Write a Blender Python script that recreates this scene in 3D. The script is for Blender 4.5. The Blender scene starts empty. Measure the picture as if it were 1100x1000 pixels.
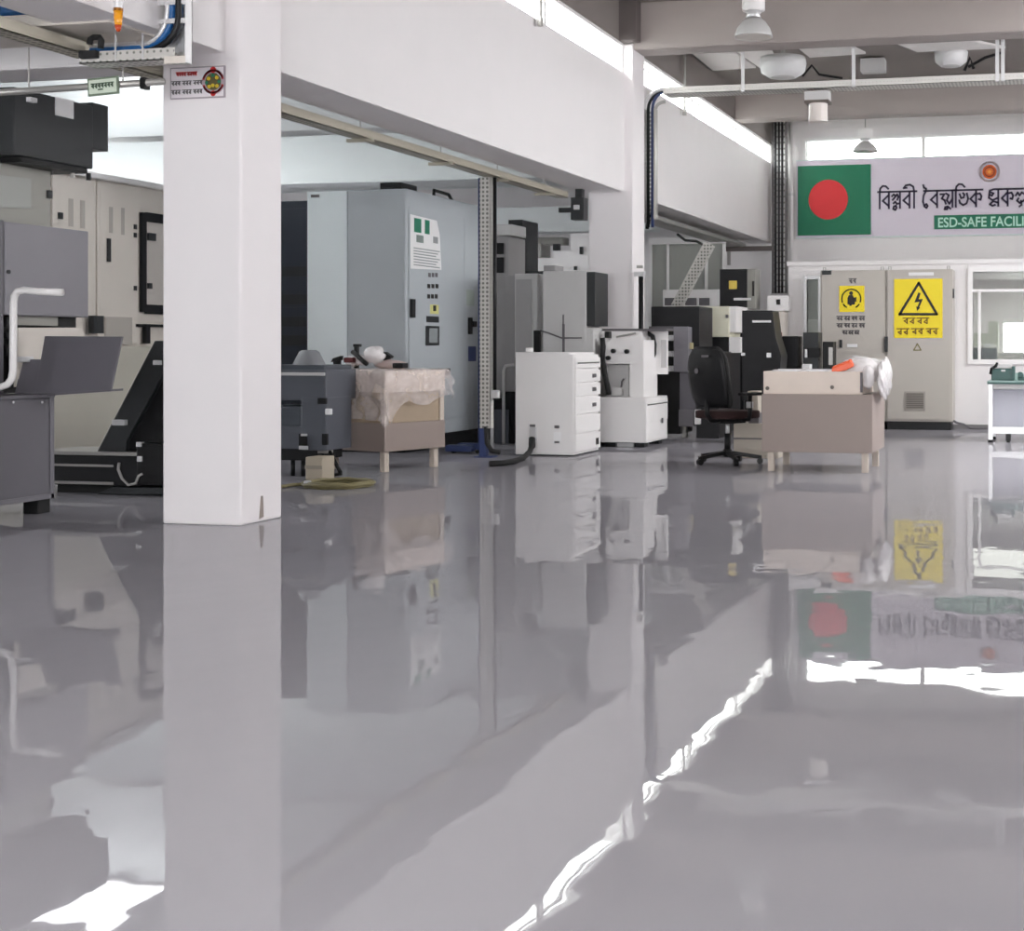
import bpy, bmesh, math, random
from mathutils import Vector, Matrix
random.seed(7)
PI = math.pi
SC = bpy.context.scene
COL = SC.collection

# ------------------------------------------------------------------ camera model (1100 x 1000 frame)
F, CX, H, EYE = 1540.0, 800.0, 373.0, 1.15
TH = math.atan((1149.0 - CX) / F)
SN, CS = math.sin(TH), math.cos(TH)

def ray(px, py):
    a, b = (px - CX) / F, (H - py) / F
    return Vector((a * CS - SN, a * SN + CS, b))
def at_y(px, py, Y):                      # where a sight line meets the vertical plane y = Y
    d = ray(px, py); t = Y / d.y
    return Vector((d.x * t, Y, EYE + d.z * t))
def at_x(px, py, X):                      # ... the vertical plane x = X
    d = ray(px, py); t = X / d.x
    return Vector((X, d.y * t, EYE + d.z * t))
def at_z(px, py, z=0.0):                  # ... the horizontal plane
    d = ray(px, py); t = (z - EYE) / d.z
    return Vector((d.x * t, d.y * t, z))
def xy(px, Y):
    return at_y(px, H, Y).x
def zz(px, py, Y):
    return at_y(px, py, Y).z

# ------------------------------------------------------------------ materials
def lin(c):
    c = c / 255.0
    return c / 12.92 if c <= 0.04045 else ((c + 0.055) / 1.055) ** 2.4
def rgb(*c):
    return (lin(c[0]), lin(c[1]), lin(c[2]), 1.0)
MATS = {}
def mat(name, col, rough=0.5, metal=0.0, var=0.06, scale=3.0, bump=0.0, bscale=60.0, spec=0.5):
    if name in MATS: return MATS[name]
    m = bpy.data.materials.new(name); m.use_nodes = True
    nt = m.node_tree; b = nt.nodes['Principled BSDF']
    b.inputs['Roughness'].default_value = rough
    b.inputs['Metallic'].default_value = metal
    b.inputs['Specular IOR Level'].default_value = spec
    tc = nt.nodes.new('ShaderNodeTexCoord')
    n = nt.nodes.new('ShaderNodeTexNoise'); n.inputs['Scale'].default_value = scale; n.inputs['Detail'].default_value = 4
    nt.links.new(tc.outputs['Object'], n.inputs['Vector'])
    mx = nt.nodes.new('ShaderNodeMix'); mx.data_type = 'RGBA'
    c = rgb(*col)
    mx.inputs[6].default_value = tuple(min(1, v * (1 - var)) for v in c[:3]) + (1,)
    mx.inputs[7].default_value = tuple(min(1, v * (1 + var)) for v in c[:3]) + (1,)
    nt.links.new(n.outputs['Fac'], mx.inputs[0])
    nt.links.new(mx.outputs[2], b.inputs['Base Color'])
    if bump:
        n2 = nt.nodes.new('ShaderNodeTexNoise'); n2.inputs['Scale'].default_value = bscale
        nt.links.new(tc.outputs['Object'], n2.inputs['Vector'])
        bp = nt.nodes.new('ShaderNodeBump'); bp.inputs['Strength'].default_value = bump; bp.inputs['Distance'].default_value = 0.01
        nt.links.new(n2.outputs['Fac'], bp.inputs['Height']); nt.links.new(bp.outputs['Normal'], b.inputs['Normal'])
    MATS[name] = m
    return m
def emis(name, col, strength):
    m = bpy.data.materials.new(name); m.use_nodes = True
    b = m.node_tree.nodes['Principled BSDF']
    b.inputs['Base Color'].default_value = rgb(*col)
    b.inputs['Emission Color'].default_value = rgb(*col); b.inputs['Emission Strength'].default_value = strength
    return m
def glass_mat(name, tint=(248, 250, 248), gloss=0.003):
    m = bpy.data.materials.new(name); m.use_nodes = True
    nt = m.node_tree; nt.nodes.remove(nt.nodes['Principled BSDF'])
    o = nt.nodes['Material Output']
    t = nt.nodes.new('ShaderNodeBsdfTransparent'); t.inputs[0].default_value = rgb(*tint)
    g = nt.nodes.new('ShaderNodeBsdfGlossy'); g.inputs['Roughness'].default_value = 0.02
    mx = nt.nodes.new('ShaderNodeMixShader'); mx.inputs[0].default_value = gloss
    nt.links.new(t.outputs[0], mx.inputs[1]); nt.links.new(g.outputs[0], mx.inputs[2]); nt.links.new(mx.outputs[0], o.inputs[0])
    return m
def plastic_mat(name, alpha=0.45, col=(238, 228, 226)):
    m = bpy.data.materials.new(name); m.use_nodes = True
    nt = m.node_tree; b = nt.nodes['Principled BSDF']; o = nt.nodes['Material Output']
    b.inputs['Base Color'].default_value = rgb(*col); b.inputs['Roughness'].default_value = 0.22
    t = nt.nodes.new('ShaderNodeBsdfTransparent')
    n = nt.nodes.new('ShaderNodeTexNoise'); n.inputs['Scale'].default_value = 7; n.inputs['Detail'].default_value = 3
    tc = nt.nodes.new('ShaderNodeTexCoord'); nt.links.new(tc.outputs['Object'], n.inputs['Vector'])
    mr = nt.nodes.new('ShaderNodeMapRange'); mr.inputs[1].default_value = 0.3; mr.inputs[2].default_value = 0.7
    mr.inputs[3].default_value = max(0, alpha - 0.14); mr.inputs[4].default_value = min(1, alpha + 0.14)
    nt.links.new(n.outputs['Fac'], mr.inputs[0])
    mx = nt.nodes.new('ShaderNodeMixShader')
    nt.links.new(mr.outputs[0], mx.inputs[0]); nt.links.new(t.outputs[0], mx.inputs[1]); nt.links.new(b.outputs[0], mx.inputs[2])
    nt.links.new(mx.outputs[0], o.inputs[0])
    bp = nt.nodes.new('ShaderNodeBump'); bp.inputs['Strength'].default_value = 0.5; bp.inputs['Distance'].default_value = 0.02
    n2 = nt.nodes.new('ShaderNodeTexNoise'); n2.inputs['Scale'].default_value = 16
    nt.links.new(tc.outputs['Object'], n2.inputs['Vector']); nt.links.new(n2.outputs['Fac'], bp.inputs['Height']); nt.links.new(bp.outputs['Normal'], b.inputs['Normal'])
    return m
def perforated(name, col, hole, scale=14.0):
    """galvanised steel punched with rows of slots"""
    m = bpy.data.materials.new(name); m.use_nodes = True
    nt = m.node_tree; b = nt.nodes['Principled BSDF']
    b.inputs['Roughness'].default_value = 0.42; b.inputs['Metallic'].default_value = 0.25
    tc = nt.nodes.new('ShaderNodeTexCoord')
    v = nt.nodes.new('ShaderNodeTexVoronoi'); v.inputs['Scale'].default_value = scale; v.inputs['Randomness'].default_value = 0.0
    nt.links.new(tc.outputs['Object'], v.inputs['Vector'])
    r = nt.nodes.new('ShaderNodeValToRGB'); r.color_ramp.elements[0].position = 0.25; r.color_ramp.elements[1].position = 0.34
    r.color_ramp.elements[0].color = rgb(*hole); r.color_ramp.elements[1].color = rgb(*col)
    nt.links.new(v.outputs['Distance'], r.inputs[0]); nt.links.new(r.outputs[0], b.inputs['Base Color'])
    return m

WALL = mat('white_wall_paint', (232, 229, 229), 0.6, var=0.02, bump=0.03, bscale=25)
PIL = mat('white_pillar_paint', (236, 232, 233), 0.5, var=0.02, bump=0.03, bscale=25)
BAYW = mat('pale_bay_paint', (228, 233, 232), 0.6, var=0.02)
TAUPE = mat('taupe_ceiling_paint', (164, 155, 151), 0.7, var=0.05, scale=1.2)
CEILD = mat('dark_taupe_ceiling', (128, 121, 117), 0.7, var=0.05, scale=1.2)  # darker taupe than the beams, for ceiling and upper left wall
CEILP = mat('pale_ceiling_panel', (225, 222, 220), 0.6, var=0.03)
GALV = perforated('galvanised_perforated_steel', (208, 206, 201), (124, 122, 117), 22)
GALVB = perforated('weathered_perforated_steel', (184, 178, 162), (112, 107, 94), 20)
STEEL = mat('zinc_steel', (170, 168, 164), 0.4, 0.5)
ALU = mat('bright_aluminium', (215, 215, 216), 0.35, 0.4)
WHITEM = mat('white_powder_coat', (236, 234, 233), 0.38, var=0.02)
CREAM = mat('cream_machine_paint', (214, 207, 198), 0.42, var=0.03)
CREAM2 = mat('ivory_machine_paint', (222, 220, 200), 0.42, var=0.03)
DGRAY = mat('dark_grey_machine_paint', (98, 96, 102), 0.42, var=0.05)
MGRAY = mat('mid_grey_machine_paint', (128, 126, 132), 0.4, var=0.05)
WARMG = mat('warm_grey_machine_paint', (150, 149, 142), 0.45, var=0.05)
LGRAY = mat('light_grey_machine_paint', (196, 195, 194), 0.42, var=0.03)
BLGRAY = mat('blue_grey_enclosure_paint', (180, 186, 190), 0.42, var=0.03)
PALEB = mat('pale_blue_panel', (232, 241, 243), 0.42, var=0.03)  # paler than the enclosure body, for its left front panel
SLATE = mat('slate_blue_grey_paint', (84, 88, 96), 0.45, var=0.05)
CHAR = mat('charcoal_metal', (44, 46, 48), 0.45, var=0.1, spec=.35)
BLACK = mat('black_plastic', (16, 16, 18), 0.5, var=0.1, spec=.3)
BLACKM = mat('black_metal', (21, 21, 24), 0.45, var=0.1, spec=.3)
RUBBER = mat('black_rubber', (20, 20, 21), 0.7, var=0.1)
NAVY = mat('navy_dark_metal', (34, 42, 54), 0.4, var=0.08)
BLUE = mat('blue_cable', (32, 92, 150), 0.4)
NAVYB = mat('dark_blue_paint', (52, 66, 112), 0.45)
CABG = mat('grey_beige_cabinet_paint', (184, 178, 170), 0.45, var=0.02)
YEL = mat('yellow_sign_vinyl', (238, 214, 12), 0.45, var=0.03)
INK = mat('black_ink', (28, 24, 22), 0.6)
GINK = mat('grey_ink', (96, 92, 96), 0.6)
REDI = mat('red_ink', (196, 44, 48), 0.5)
GREENI = mat('green_ink', (16, 116, 86), 0.5, var=0.03)
FLAGG = mat('flag_green_print', (0, 118, 82), 0.5, var=0.06, scale=1.5)
FLAGR = mat('flag_red_print', (226, 46, 52), 0.5, var=0.05, scale=1.5)
BANW = mat('pale_lilac_banner_vinyl', (222, 214, 226), 0.5, var=0.03, scale=1)
BANB = mat('indigo_ink', (44, 32, 66), 0.5)
MINT = mat('mint_ink', (190, 232, 214), 0.5)
ORAN = mat('orange_ink', (214, 96, 36), 0.5)
AMBER = mat('amber_lens', (236, 160, 40), 0.25)
ORANG = mat('orange_plastic', (240, 92, 34), 0.4)
TAN = mat('taupe_laminate', (148, 134, 127), 0.5, var=0.03)
PINE = mat('pale_pine_board', (222, 208, 196), 0.5, var=0.06, scale=8)
PLYT = mat('tan_plywood', (164, 146, 124), 0.55, var=0.08, scale=6)
BIRCH = mat('light_birch_leg', (196, 184, 172), 0.5, var=0.05, scale=8)
PAPER = mat('white_paper', (232, 232, 232), 0.7, var=0.02)
TEAL = mat('dark_teal_paint', (22, 70, 66), 0.4)
MINTM = mat('mint_bench_top', (140, 166, 160), 0.4)
OLIVE = mat('olive_yellow_hose', (128, 120, 84), 0.45)
CARDB = mat('beige_box_board', (176, 166, 148), 0.6)
MAROON = mat('dark_maroon_fabric', (44, 22, 22), 0.9, var=0.15, bump=0.2)
FABRIC = mat('black_fabric', (34, 34, 34), 0.9, var=0.15, bump=0.2, bscale=200)
GLASS = glass_mat('clear_window_glass')
GLASSD = glass_mat('grey_machine_glass', (176, 182, 184), 0.10)
PLAST = plastic_mat('clear_plastic_film', 0.36, (236, 226, 224))
PLASW = plastic_mat('milky_plastic_wrap', 0.80, (240, 236, 236))
JAR = glass_mat('clear_jar_glass', (225, 225, 225), 0.15)

# ------------------------------------------------------------------ mesh helpers
class MB:
    def __init__(self): self.bm = bmesh.new()
    def box(self, a, b, M=None):
        x0, y0, z0 = a; x1, y1, z1 = b
        x0, x1 = min(x0, x1), max(x0, x1); y0, y1 = min(y0, y1), max(y0, y1); z0, z1 = min(z0, z1), max(z0, z1)
        vs = [Vector(p) for p in ((x0,y0,z0),(x1,y0,z0),(x1,y1,z0),(x0,y1,z0),(x0,y0,z1),(x1,y0,z1),(x1,y1,z1),(x0,y1,z1))]
        if M: vs = [M @ v for v in vs]
        v = [self.bm.verts.new(p) for p in vs]
        for f in ((3,2,1,0),(4,5,6,7),(0,1,5,4),(1,2,6,5),(2,3,7,6),(3,0,4,7)): self.bm.faces.new([v[i] for i in f])
        return self
    def prism(self, pts, off):
        """polygon (3D points) swept along the vector off"""
        off = Vector(off); pts = [Vector(p) for p in pts]
        a = [self.bm.verts.new(p) for p in pts]; b = [self.bm.verts.new(p + off) for p in pts]
        n = len(pts)
        f1 = self.bm.faces.new(a); f2 = self.bm.faces.new(list(reversed(b)))
        for i in range(n): self.bm.faces.new((a[i], b[i], b[(i+1) % n], a[(i+1) % n]))
        return self
    def cyl(self, p0, p1, r, seg=16, r2=None):
        p0, p1 = Vector(p0), Vector(p1); r2 = r if r2 is None else r2
        d = (p1 - p0).normalized(); u = d.orthogonal().normalized(); w = d.cross(u)
        A, B = [], []
        for i in range(seg):
            t = 2 * PI * i / seg; k = u * math.cos(t) + w * math.sin(t)
            A.append(self.bm.verts.new(p0 + k * r)); B.append(self.bm.verts.new(p1 + k * r2))
        for i in range(seg): self.bm.faces.new((A[i], A[(i+1) % seg], B[(i+1) % seg], B[i]))
        self.bm.faces.new(list(reversed(A))); self.bm.faces.new(B)
        return self
    def tube(self, pts, r, seg=10, closed=False):
        pts = [Vector(p) for p in pts]; n = len(pts); rings = []; u = None
        for i in range(n):
            if closed: d = (pts[(i+1) % n] - pts[i-1]).normalized()
            else: d = (pts[min(i+1, n-1)] - pts[max(i-1, 0)]).normalized()
            if u is None: u = d.orthogonal().normalized()
            u = (u - d * u.dot(d)).normalized(); w = d.cross(u)
            rings.append([self.bm.verts.new(pts[i] + (u * math.cos(2*PI*k/seg) + w * math.sin(2*PI*k/seg)) * r) for k in range(seg)])
        for i in range(n if closed else n - 1):
            A, B = rings[i], rings[(i+1) % n]
            for k in range(seg): self.bm.faces.new((A[k], A[(k+1) % seg], B[(k+1) % seg], B[k]))
        if not closed:
            self.bm.faces.new(list(reversed(rings[0]))); self.bm.faces.new(rings[-1])
        return self
    def lathe(self, prof, c, seg=28):
        c = Vector(c); rings = []
        for r, z in prof:
            rings.append([self.bm.verts.new(c + Vector((r*math.cos(2*PI*k/seg), r*math.sin(2*PI*k/seg), z))) for k in range(seg)])
        for A, B in zip(rings, rings[1:]):
            for k in range(seg): self.bm.faces.new((A[k], A[(k+1) % seg], B[(k+1) % seg], B[k]))
        if prof[0][0] > 1e-4: self.bm.faces.new(list(reversed(rings[0])))
        if prof[-1][0] > 1e-4: self.bm.faces.new(rings[-1])
        return self
    def grid(self, P, nu, nv):
        V = [[self.bm.verts.new(P(i / nu, j / nv)) for j in range(nv + 1)] for i in range(nu + 1)]
        for i in range(nu):
            for j in range(nv): self.bm.faces.new((V[i][j], V[i+1][j], V[i+1][j+1], V[i][j+1]))
        return self
    def build(self, name, m, parent=None, bev=0.0, smooth=False, local=False, solid=0.0, sub=0):
        me = bpy.data.meshes.new(name)
        bmesh.ops.recalc_face_normals(self.bm, faces=self.bm.faces)
        if parent is not None and not local:
            W = wm(parent).inverted()
            bmesh.ops.transform(self.bm, matrix=W, verts=self.bm.verts)
        self.bm.to_mesh(me); self.bm.free()
        me.materials.append(m)
        if smooth:
            for p in me.polygons: p.use_smooth = True
        o = bpy.data.objects.new(name, me); COL.objects.link(o)
        if parent is not None: o.parent = parent
        if solid:
            s = o.modifiers.new('solid', 'SOLIDIFY'); s.thickness = solid; s.offset = 0
        if sub:
            s = o.modifiers.new('sub', 'SUBSURF'); s.levels = sub; s.render_levels = sub
        if bev:
            b = o.modifiers.new('bevel', 'BEVEL'); b.width = bev; b.segments = 2; b.limit_method = 'ANGLE'; b.angle_limit = math.radians(40)
        return o
def wm(o):
    M = Matrix.LocRotScale(o.location, o.rotation_euler, None)
    return wm(o.parent) @ M if o.parent else M
def tag(o, label=None, cat=None, group=None, kind=None):
    if label: o['label'] = label
    if cat: o['category'] = cat
    if group: o['group'] = group
    if kind: o['kind'] = kind
    return o
def thing(name, label, cat, loc=(0, 0, 0), rz=0.0, group=None):
    o = bpy.data.objects.new(name, None); COL.objects.link(o); o.empty_display_size = 0.1
    o.location = loc; o.rotation_euler = (0, 0, rz)
    return tag(o, label, cat, group)
def struct(name, mb, m, bev=0.0, parent=None, label=None):
    o = mb.build(name, m, parent, bev)
    if parent is None: o['kind'] = 'structure'
    if label: o['label'] = label
    return o
def dup(root, loc=None, rz=None, label=None):
    r = root.copy(); COL.objects.link(r)
    if loc is not None: r.location = loc
    if rz is not None: r.rotation_euler = (0, 0, rz)
    if label: r['label'] = label
    def rec(a, b):
        for ch in [c for c in COL.objects if c.parent is a]:
            c = ch.copy(); COL.objects.link(c); c.parent = b; rec(ch, c)
    rec(root, r)
    return r
def face(mb, x0, y0, x1, y1, Y, depth):
    """a box whose front lies in the plane y=Y where the sight lines of a pixel rectangle meet it"""
    xm, ym = (x0 + x1) / 2, (y0 + y1) / 2
    return mb.box((xy(x0, Y), Y, zz(xm, y1, Y)), (xy(x1, Y), Y + depth, zz(xm, y0, Y)))
def side(mb, x0, y0, x1, y1, X, depth, yref=None):
    """the same for a plane x=X (faces that look towards +x); heights are taken at x0"""
    a, b = at_x(x0, y1, X), at_x(x1, H, X)
    return mb.box((X - depth, a.y, a.z), (X, b.y, at_x(x0, y0, X).z))
def ribbon(mb, pts, w, Y, t=0.004):
    """a pen stroke of width w in the x-z plane, front at y = Y - t"""
    pts = [Vector((p[0], p[1])) for p in pts]
    for a, b in zip(pts, pts[1:]):
        d = b - a
        if d.length < 1e-6: continue
        d.normalize(); n = Vector((-d.y, d.x)) * w / 2; e = d * w / 2 * 0.7
        q = [a - e + n, a - e - n, b + e - n, b + e + n]
        mb.prism([(p.x, Y, p.y) for p in q], (0, -t, 0))
def disc(mb, cx, cz, r, Y, t=0.004, seg=36):
    mb.cyl((cx, Y, cz), (cx, Y - t, cz), r, seg)
def ring(mb, cx, cz, r, w, Y, a0=0, a1=360, t=0.004, n=32):
    pts = [(cx + r * math.cos(math.radians(a0 + (a1 - a0) * i / n)), cz + r * math.sin(math.radians(a0 + (a1 - a0) * i / n))) for i in range(n + 1)]
    ribbon(mb, pts, w, Y, t)
def letters(text, size, loc, m, name, parent, ext=0.003, width=None, face_x=False):
    c = bpy.data.curves.new(name, 'FONT'); c.body = text; c.size = size; c.extrude = ext; c.offset = size * .018
    o = bpy.data.objects.new(name, c); COL.objects.link(o)
    bpy.context.view_layer.update()
    me = bpy.data.meshes.new_from_object(o.evaluated_get(bpy.context.evaluated_depsgraph_get()))
    bpy.data.objects.remove(o)
    xs = [v.co.x for v in me.vertices]; x0, x1 = min(xs), max(xs)
    k = width / (x1 - x0) if width else 1.0
    R = Matrix.Rotation(PI/2, 4, 'Z') @ Matrix.Rotation(PI/2, 4, 'X') if face_x else Matrix.Rotation(PI/2, 4, 'X')
    for v in me.vertices: v.co = R @ Vector(((v.co.x - x0) * k, v.co.y, v.co.z)) + Vector(loc)
    if parent is not None: me.transform(wm(parent).inverted())
    me.materials.append(m)
    t = bpy.data.objects.new(name, me); COL.objects.link(t); t.parent = parent
    return t
def scrawl(mb, x0, x1, z0, z1, Y, words=3, seed=1, w=None):
    """small print too coarse to read in the photograph: head-lined script marks"""
    rd = random.Random(seed); h = z1 - z0; w = w or h * 0.16
    tot = x1 - x0; gap = tot * 0.06; ww = (tot - gap * (words - 1)) / words; x = x0
    for i in range(words):
        e = x + ww
        ribbon(mb, [(x, z1 - h * .2), (e, z1 - h * .2)], w, Y)
        n = max(2, int(ww / (h * .55)))
        for k in range(n):
            c = x + (k + .5) * ww / n
            ribbon(mb, [(c + ww/n*.2, z1 - h*.2), (c + ww/n*.2, z0 + h*.1)], w, Y)
            ribbon(mb, [(c + ww/n*.2, z1 - h*(.3+.2*rd.random())), (c - ww/n*.3, z0 + h*(.3+.2*rd.random())), (c + ww/n*.2, z0 + h*(.05+.2*rd.random()))], w, Y)
        x = e + gap

# ------------------------------------------------------------------ the hall: planes
YP1, YP2, YB = 8.28, 16.77, 25.7            # front faces of the pillars, the back wall
XF, XB = -5.31, -5.81                       # the bulkhead's two faces
ZB, ZS, ZW, ZC = 3.05, 4.49, 4.86, 5.36     # bulkhead soffit, window sill, window head, ceiling
XL, XR, YN = -24.0, 6.0, -4.0
ZL = 4.2                                    # left bay ceiling

def floor_mat():
    m = bpy.data.materials.new('grey_epoxy_floor'); m.use_nodes = True
    nt = m.node_tree; nt.nodes.remove(nt.nodes['Principled BSDF'])
    b = nt.nodes.new('ShaderNodeBsdfDiffuse'); g = nt.nodes.new('ShaderNodeBsdfGlossy'); fr = nt.nodes.new('ShaderNodeFresnel'); mn = nt.nodes.new('ShaderNodeMath'); ms = nt.nodes.new('ShaderNodeMixShader')
    fr.inputs['IOR'].default_value = 1.5; mn.operation = 'MINIMUM'; mn.inputs[1].default_value = 0.47; g.inputs['Roughness'].default_value = 0.012
    nt.links.new(fr.outputs[0], mn.inputs[0]); nt.links.new(mn.outputs[0], ms.inputs[0]); nt.links.new(b.outputs[0], ms.inputs[1]); nt.links.new(g.outputs[0], ms.inputs[2]); nt.links.new(ms.outputs[0], nt.nodes['Material Output'].inputs[0])
    tc = nt.nodes.new('ShaderNodeTexCoord')
    n = nt.nodes.new('ShaderNodeTexNoise'); n.inputs['Scale'].default_value = 0.5; n.inputs['Detail'].default_value = 5
    nt.links.new(tc.outputs['Object'], n.inputs['Vector'])
    mx = nt.nodes.new('ShaderNodeMix'); mx.data_type = 'RGBA'
    mx.inputs[6].default_value = rgb(166, 164, 170); mx.inputs[7].default_value = rgb(173, 171, 177)
    nt.links.new(n.outputs['Fac'], mx.inputs[0]); nt.links.new(mx.outputs[2], b.inputs['Color'])
    mp = nt.nodes.new('ShaderNodeMapping'); mp.inputs['Scale'].default_value = (1.3, 0.9, 1)
    nt.links.new(tc.outputs['Object'], mp.inputs['Vector'])
    n1 = nt.nodes.new('ShaderNodeTexNoise'); n1.inputs['Scale'].default_value = 2.2; n1.inputs['Detail'].default_value = 2.0; n1.inputs['Roughness'].default_value = 0.5
    nt.links.new(mp.outputs['Vector'], n1.inputs['Vector'])
    bp = nt.nodes.new('ShaderNodeBump'); bp.inputs['Strength'].default_value = 1.0; bp.inputs['Distance'].default_value = 0.0018
    nt.links.new(n1.outputs['Fac'], bp.inputs['Height']); nt.links.new(bp.outputs['Normal'], g.inputs['Normal']); nt.links.new(bp.outputs['Normal'], fr.inputs['Normal'])
    return m
struct('floor', MB().box((XL, YN, -0.1), (XR, YB + 0.3, 0)), floor_mat())
def slab(name, x0, x1, y0, y1, z, th, holes, m):
    """a ceiling slab with added daylight openings (x0, x1, y0, y1), given in order of y and not overlapping in y"""
    mb = MB(); c = y0
    for hx0, hx1, hy0, hy1 in holes:
        mb.box((x0, c, z), (x1, hy0, z + th)); mb.box((x0, hy0, z), (hx0, hy1, z + th)); mb.box((hx1, hy0, z), (x1, hy1, z + th)); c = hy1
    mb.box((x0, c, z), (x1, y1, z + th))
    return struct(name, mb, m)
ROOF_ADDED = [(2.6, 5.0, 10.8, 12.0), (.5, 5.0, 13.9, 16.5)]  # added openings out of view, cut to light the far faces
BAYR_ADDED = [(-18, -14, 9.0, 10.4), (-19, -10.5, 13.3, 14.8)]  # added openings out of view, cut to brighten the left bay
slab('ceiling', XB, XR, YN, YB + .3, ZC, .12, ROOF_ADDED, CEILD)
slab('ceiling_bay', XL, XB, YN, YB + .3, ZL, .12, BAYR_ADDED, BAYW)
# bulkhead wall on the left with a strip of windows over it
struct('wall_left', MB().box((XB, YN, ZB), (XF, YB, ZS)), WALL)
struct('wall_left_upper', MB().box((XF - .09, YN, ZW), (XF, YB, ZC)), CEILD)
bays = [(YN, YP1), (YP1 + .49, YP2), (YP2 + .49, YB)]
for i, (a, b) in enumerate(bays):
    fr = MB()
    fr.box((XF - .08, a, ZW - .04), (XF - .01, b, ZW)); fr.box((XF - .08, a, ZS), (XF - .01, b, ZS + .02))
    fr.box((XF - .06, a, ZW - .13), (XF - .03, b, ZW - .115))
    k = 3 if b - a < 9 else 4
    for j in range(k + 1):
        y = a + (b - a) * j / k
        fr.box((XF - .07, max(a, y - .03), ZS), (XF - .02, min(b, y + .03), ZW))
    fo = struct('window_%d' % (i + 1), fr, WHITEM)
    MB().box((XF - .048, a + .02, ZS + .02), (XF - .042, b - .02, ZW - .04)).build('pane', GLASS, fo)
# pillars
for i, (y, zt) in enumerate(((YP1, ZW), (YP2, ZW))):
    m = MB().box((-5.77, y, 0), (-5.2, y + .49, zt))
    p = struct('pillar', m, PIL, 0.012)
    p['label'] = 'white square pillar carrying a notice board' if i == 0 else 'white square pillar behind the milling machine'
    if i == 1:
        struct('steel_column', MB().box((XF, y - .22, ZW), (-5.1, y, ZC)), mat('dark_column_paint', (96, 88, 86), .6))
q = MB()
q.prism([(-5.195, YP1 + .21, 0.02), (-5.195, YP1 + .26, 0.03), (-5.195, YP1 + .25, 0.17), (-5.195, YP1 + .23, 0.17)], (-.004, 0, 0))
q.build('stain', mat('rust_stain', (150, 140, 132), .7), bpy.data.objects['pillar'])
# roof beams across the right bay
struct('ceiling_beam', MB().box((XF, YP2 + .02, 4.79), (XR, YP2 + .45, ZC)), TAUPE, .01)
struct('ceiling_beam', MB().box((XF, 22.7, 4.85), (XR, 23.1, ZC)), TAUPE, .01)
struct('ceiling_beam', MB().box((XF, YP1 + .02, 4.79), (XR, YP1 + .45, ZC)), TAUPE, .01)
# pale panels let into the ceiling
for q in (((738, 53), (781, 51.5), (812, 73), (766, 76)), ((785, 51.5), (826, 50), (838, 72), (816, 73)), ((855, 50), (910, 48), (930, 58), (870, 62)), ((960, 46), (1040, 43), (1080, 52), (985, 56))):
    struct('ceiling_panel', MB().prism([at_z(u, v, ZC - .03) for u, v in q], (0, 0, .03)), CEILP)
# back wall with high windows
bx0, bx1, bx2, bx3 = xy(866, YB), xy(990, YB), xy(994, YB), 3.2
wz0, wz1 = zz(950, 170, YB), zz(950, 149, YB)
rx0, rx1, rz0, rz1 = xy(1078, YB), xy(1150, YB), zz(1090, 378, YB), zz(1090, 347, YB)
mw = MB()
mw.box((XL, YB, 0), (XR, YB + .2, rz0)); mw.box((XL, YB, rz0), (rx0, YB + .2, rz1)); mw.box((rx1, YB, rz0), (XR, YB + .2, rz1))
mw.box((XL, YB, rz1), (XR, YB + .2, wz0)); mw.box((XL, YB, wz0), (bx0, YB + .2, wz1)); mw.box((bx3, YB, wz0), (XR, YB + .2, wz1)); mw.box((XL, YB, wz1), (XR, YB + .2, ZC))
struct('wall_back', mw, WALL)
fr = MB()
fr.box((bx0 - .06, YB - .03, wz0 - .05), (bx3, YB + .1, wz0)); fr.box((bx0 - .06, YB - .03, wz1), (bx3, YB + .1, wz1 + .05))
fr.box((bx0 - .06, YB - .03, wz0), (bx0, YB + .1, wz1)); fr.box((bx1, YB - .03, wz0), (bx2, YB + .1, wz1)); fr.box((bx3 - .06, YB - .03, wz0), (bx3, YB + .1, wz1))
fo = struct('window_4', fr, WHITEM)
MB().box((bx0, YB + .04, wz0), (bx1, YB + .046, wz1)).build('pane', GLASS, fo)
MB().box((bx2, YB + .04, wz0), (bx3 - .06, YB + .046, wz1)).build('pane', GLASS, fo)
# low white room in front of the back wall
YR = 20.45; ZR = 2.33
lx = xy(847, YR)
sx0, sx1, sz0, sz1 = xy(867, YR), xy(879, YR), zz(872, 372, YR), zz(872, 300, YR)
vx0, vx1, vz0, vz1 = xy(1045, YR), xy(1190, YR), zz(1070, 386, YR), zz(1070, 292, YR)
pw = MB()
def holed(mb, x0, x1, z0, z1, Y, t, holes):
    xs = sorted(holes, key=lambda h: h[0]); c = x0
    for a, b, lo, hi in xs:
        mb.box((c, Y, z0), (a, Y + t, z1)); mb.box((a, Y, z0), (b, Y + t, lo)); mb.box((a, Y, hi), (b, Y + t, z1)); c = b
    mb.box((c, Y, z0), (x1, Y + t, z1)); return mb
holed(pw, lx, XR, 0, ZR, YR, .1, [(sx0, sx1, sz0, sz1), (vx0, vx1, vz0, vz1)])
struct('wall_partition', pw, WALL)
struct('wall_partition_side', MB().box((lx, YR + .1, 0), (lx + .1, YB, ZR)), WALL)
struct('ceiling_partition', MB().box((lx - .02, YR - .03, ZR), (XR, YB, ZR + .06)), WALL)
fr = MB()
w = .07
fr.box((vx0 - w, YR - .04, vz0 - w), (vx1 + w, YR + .1, vz0)); fr.box((vx0 - w, YR - .04, vz1), (vx1 + w, YR + .1, vz1 + w))
fr.box((vx0 - w, YR - .04, vz0), (vx0, YR + .1, vz1)); fr.box((vx1, YR - .04, vz0), (vx1 + w, YR + .1, vz1))
zt = zz(1070, 312, YR); fr.box((vx0, YR - .01, zt - .02), (vx1, YR + .06, zt + .02))
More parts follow.
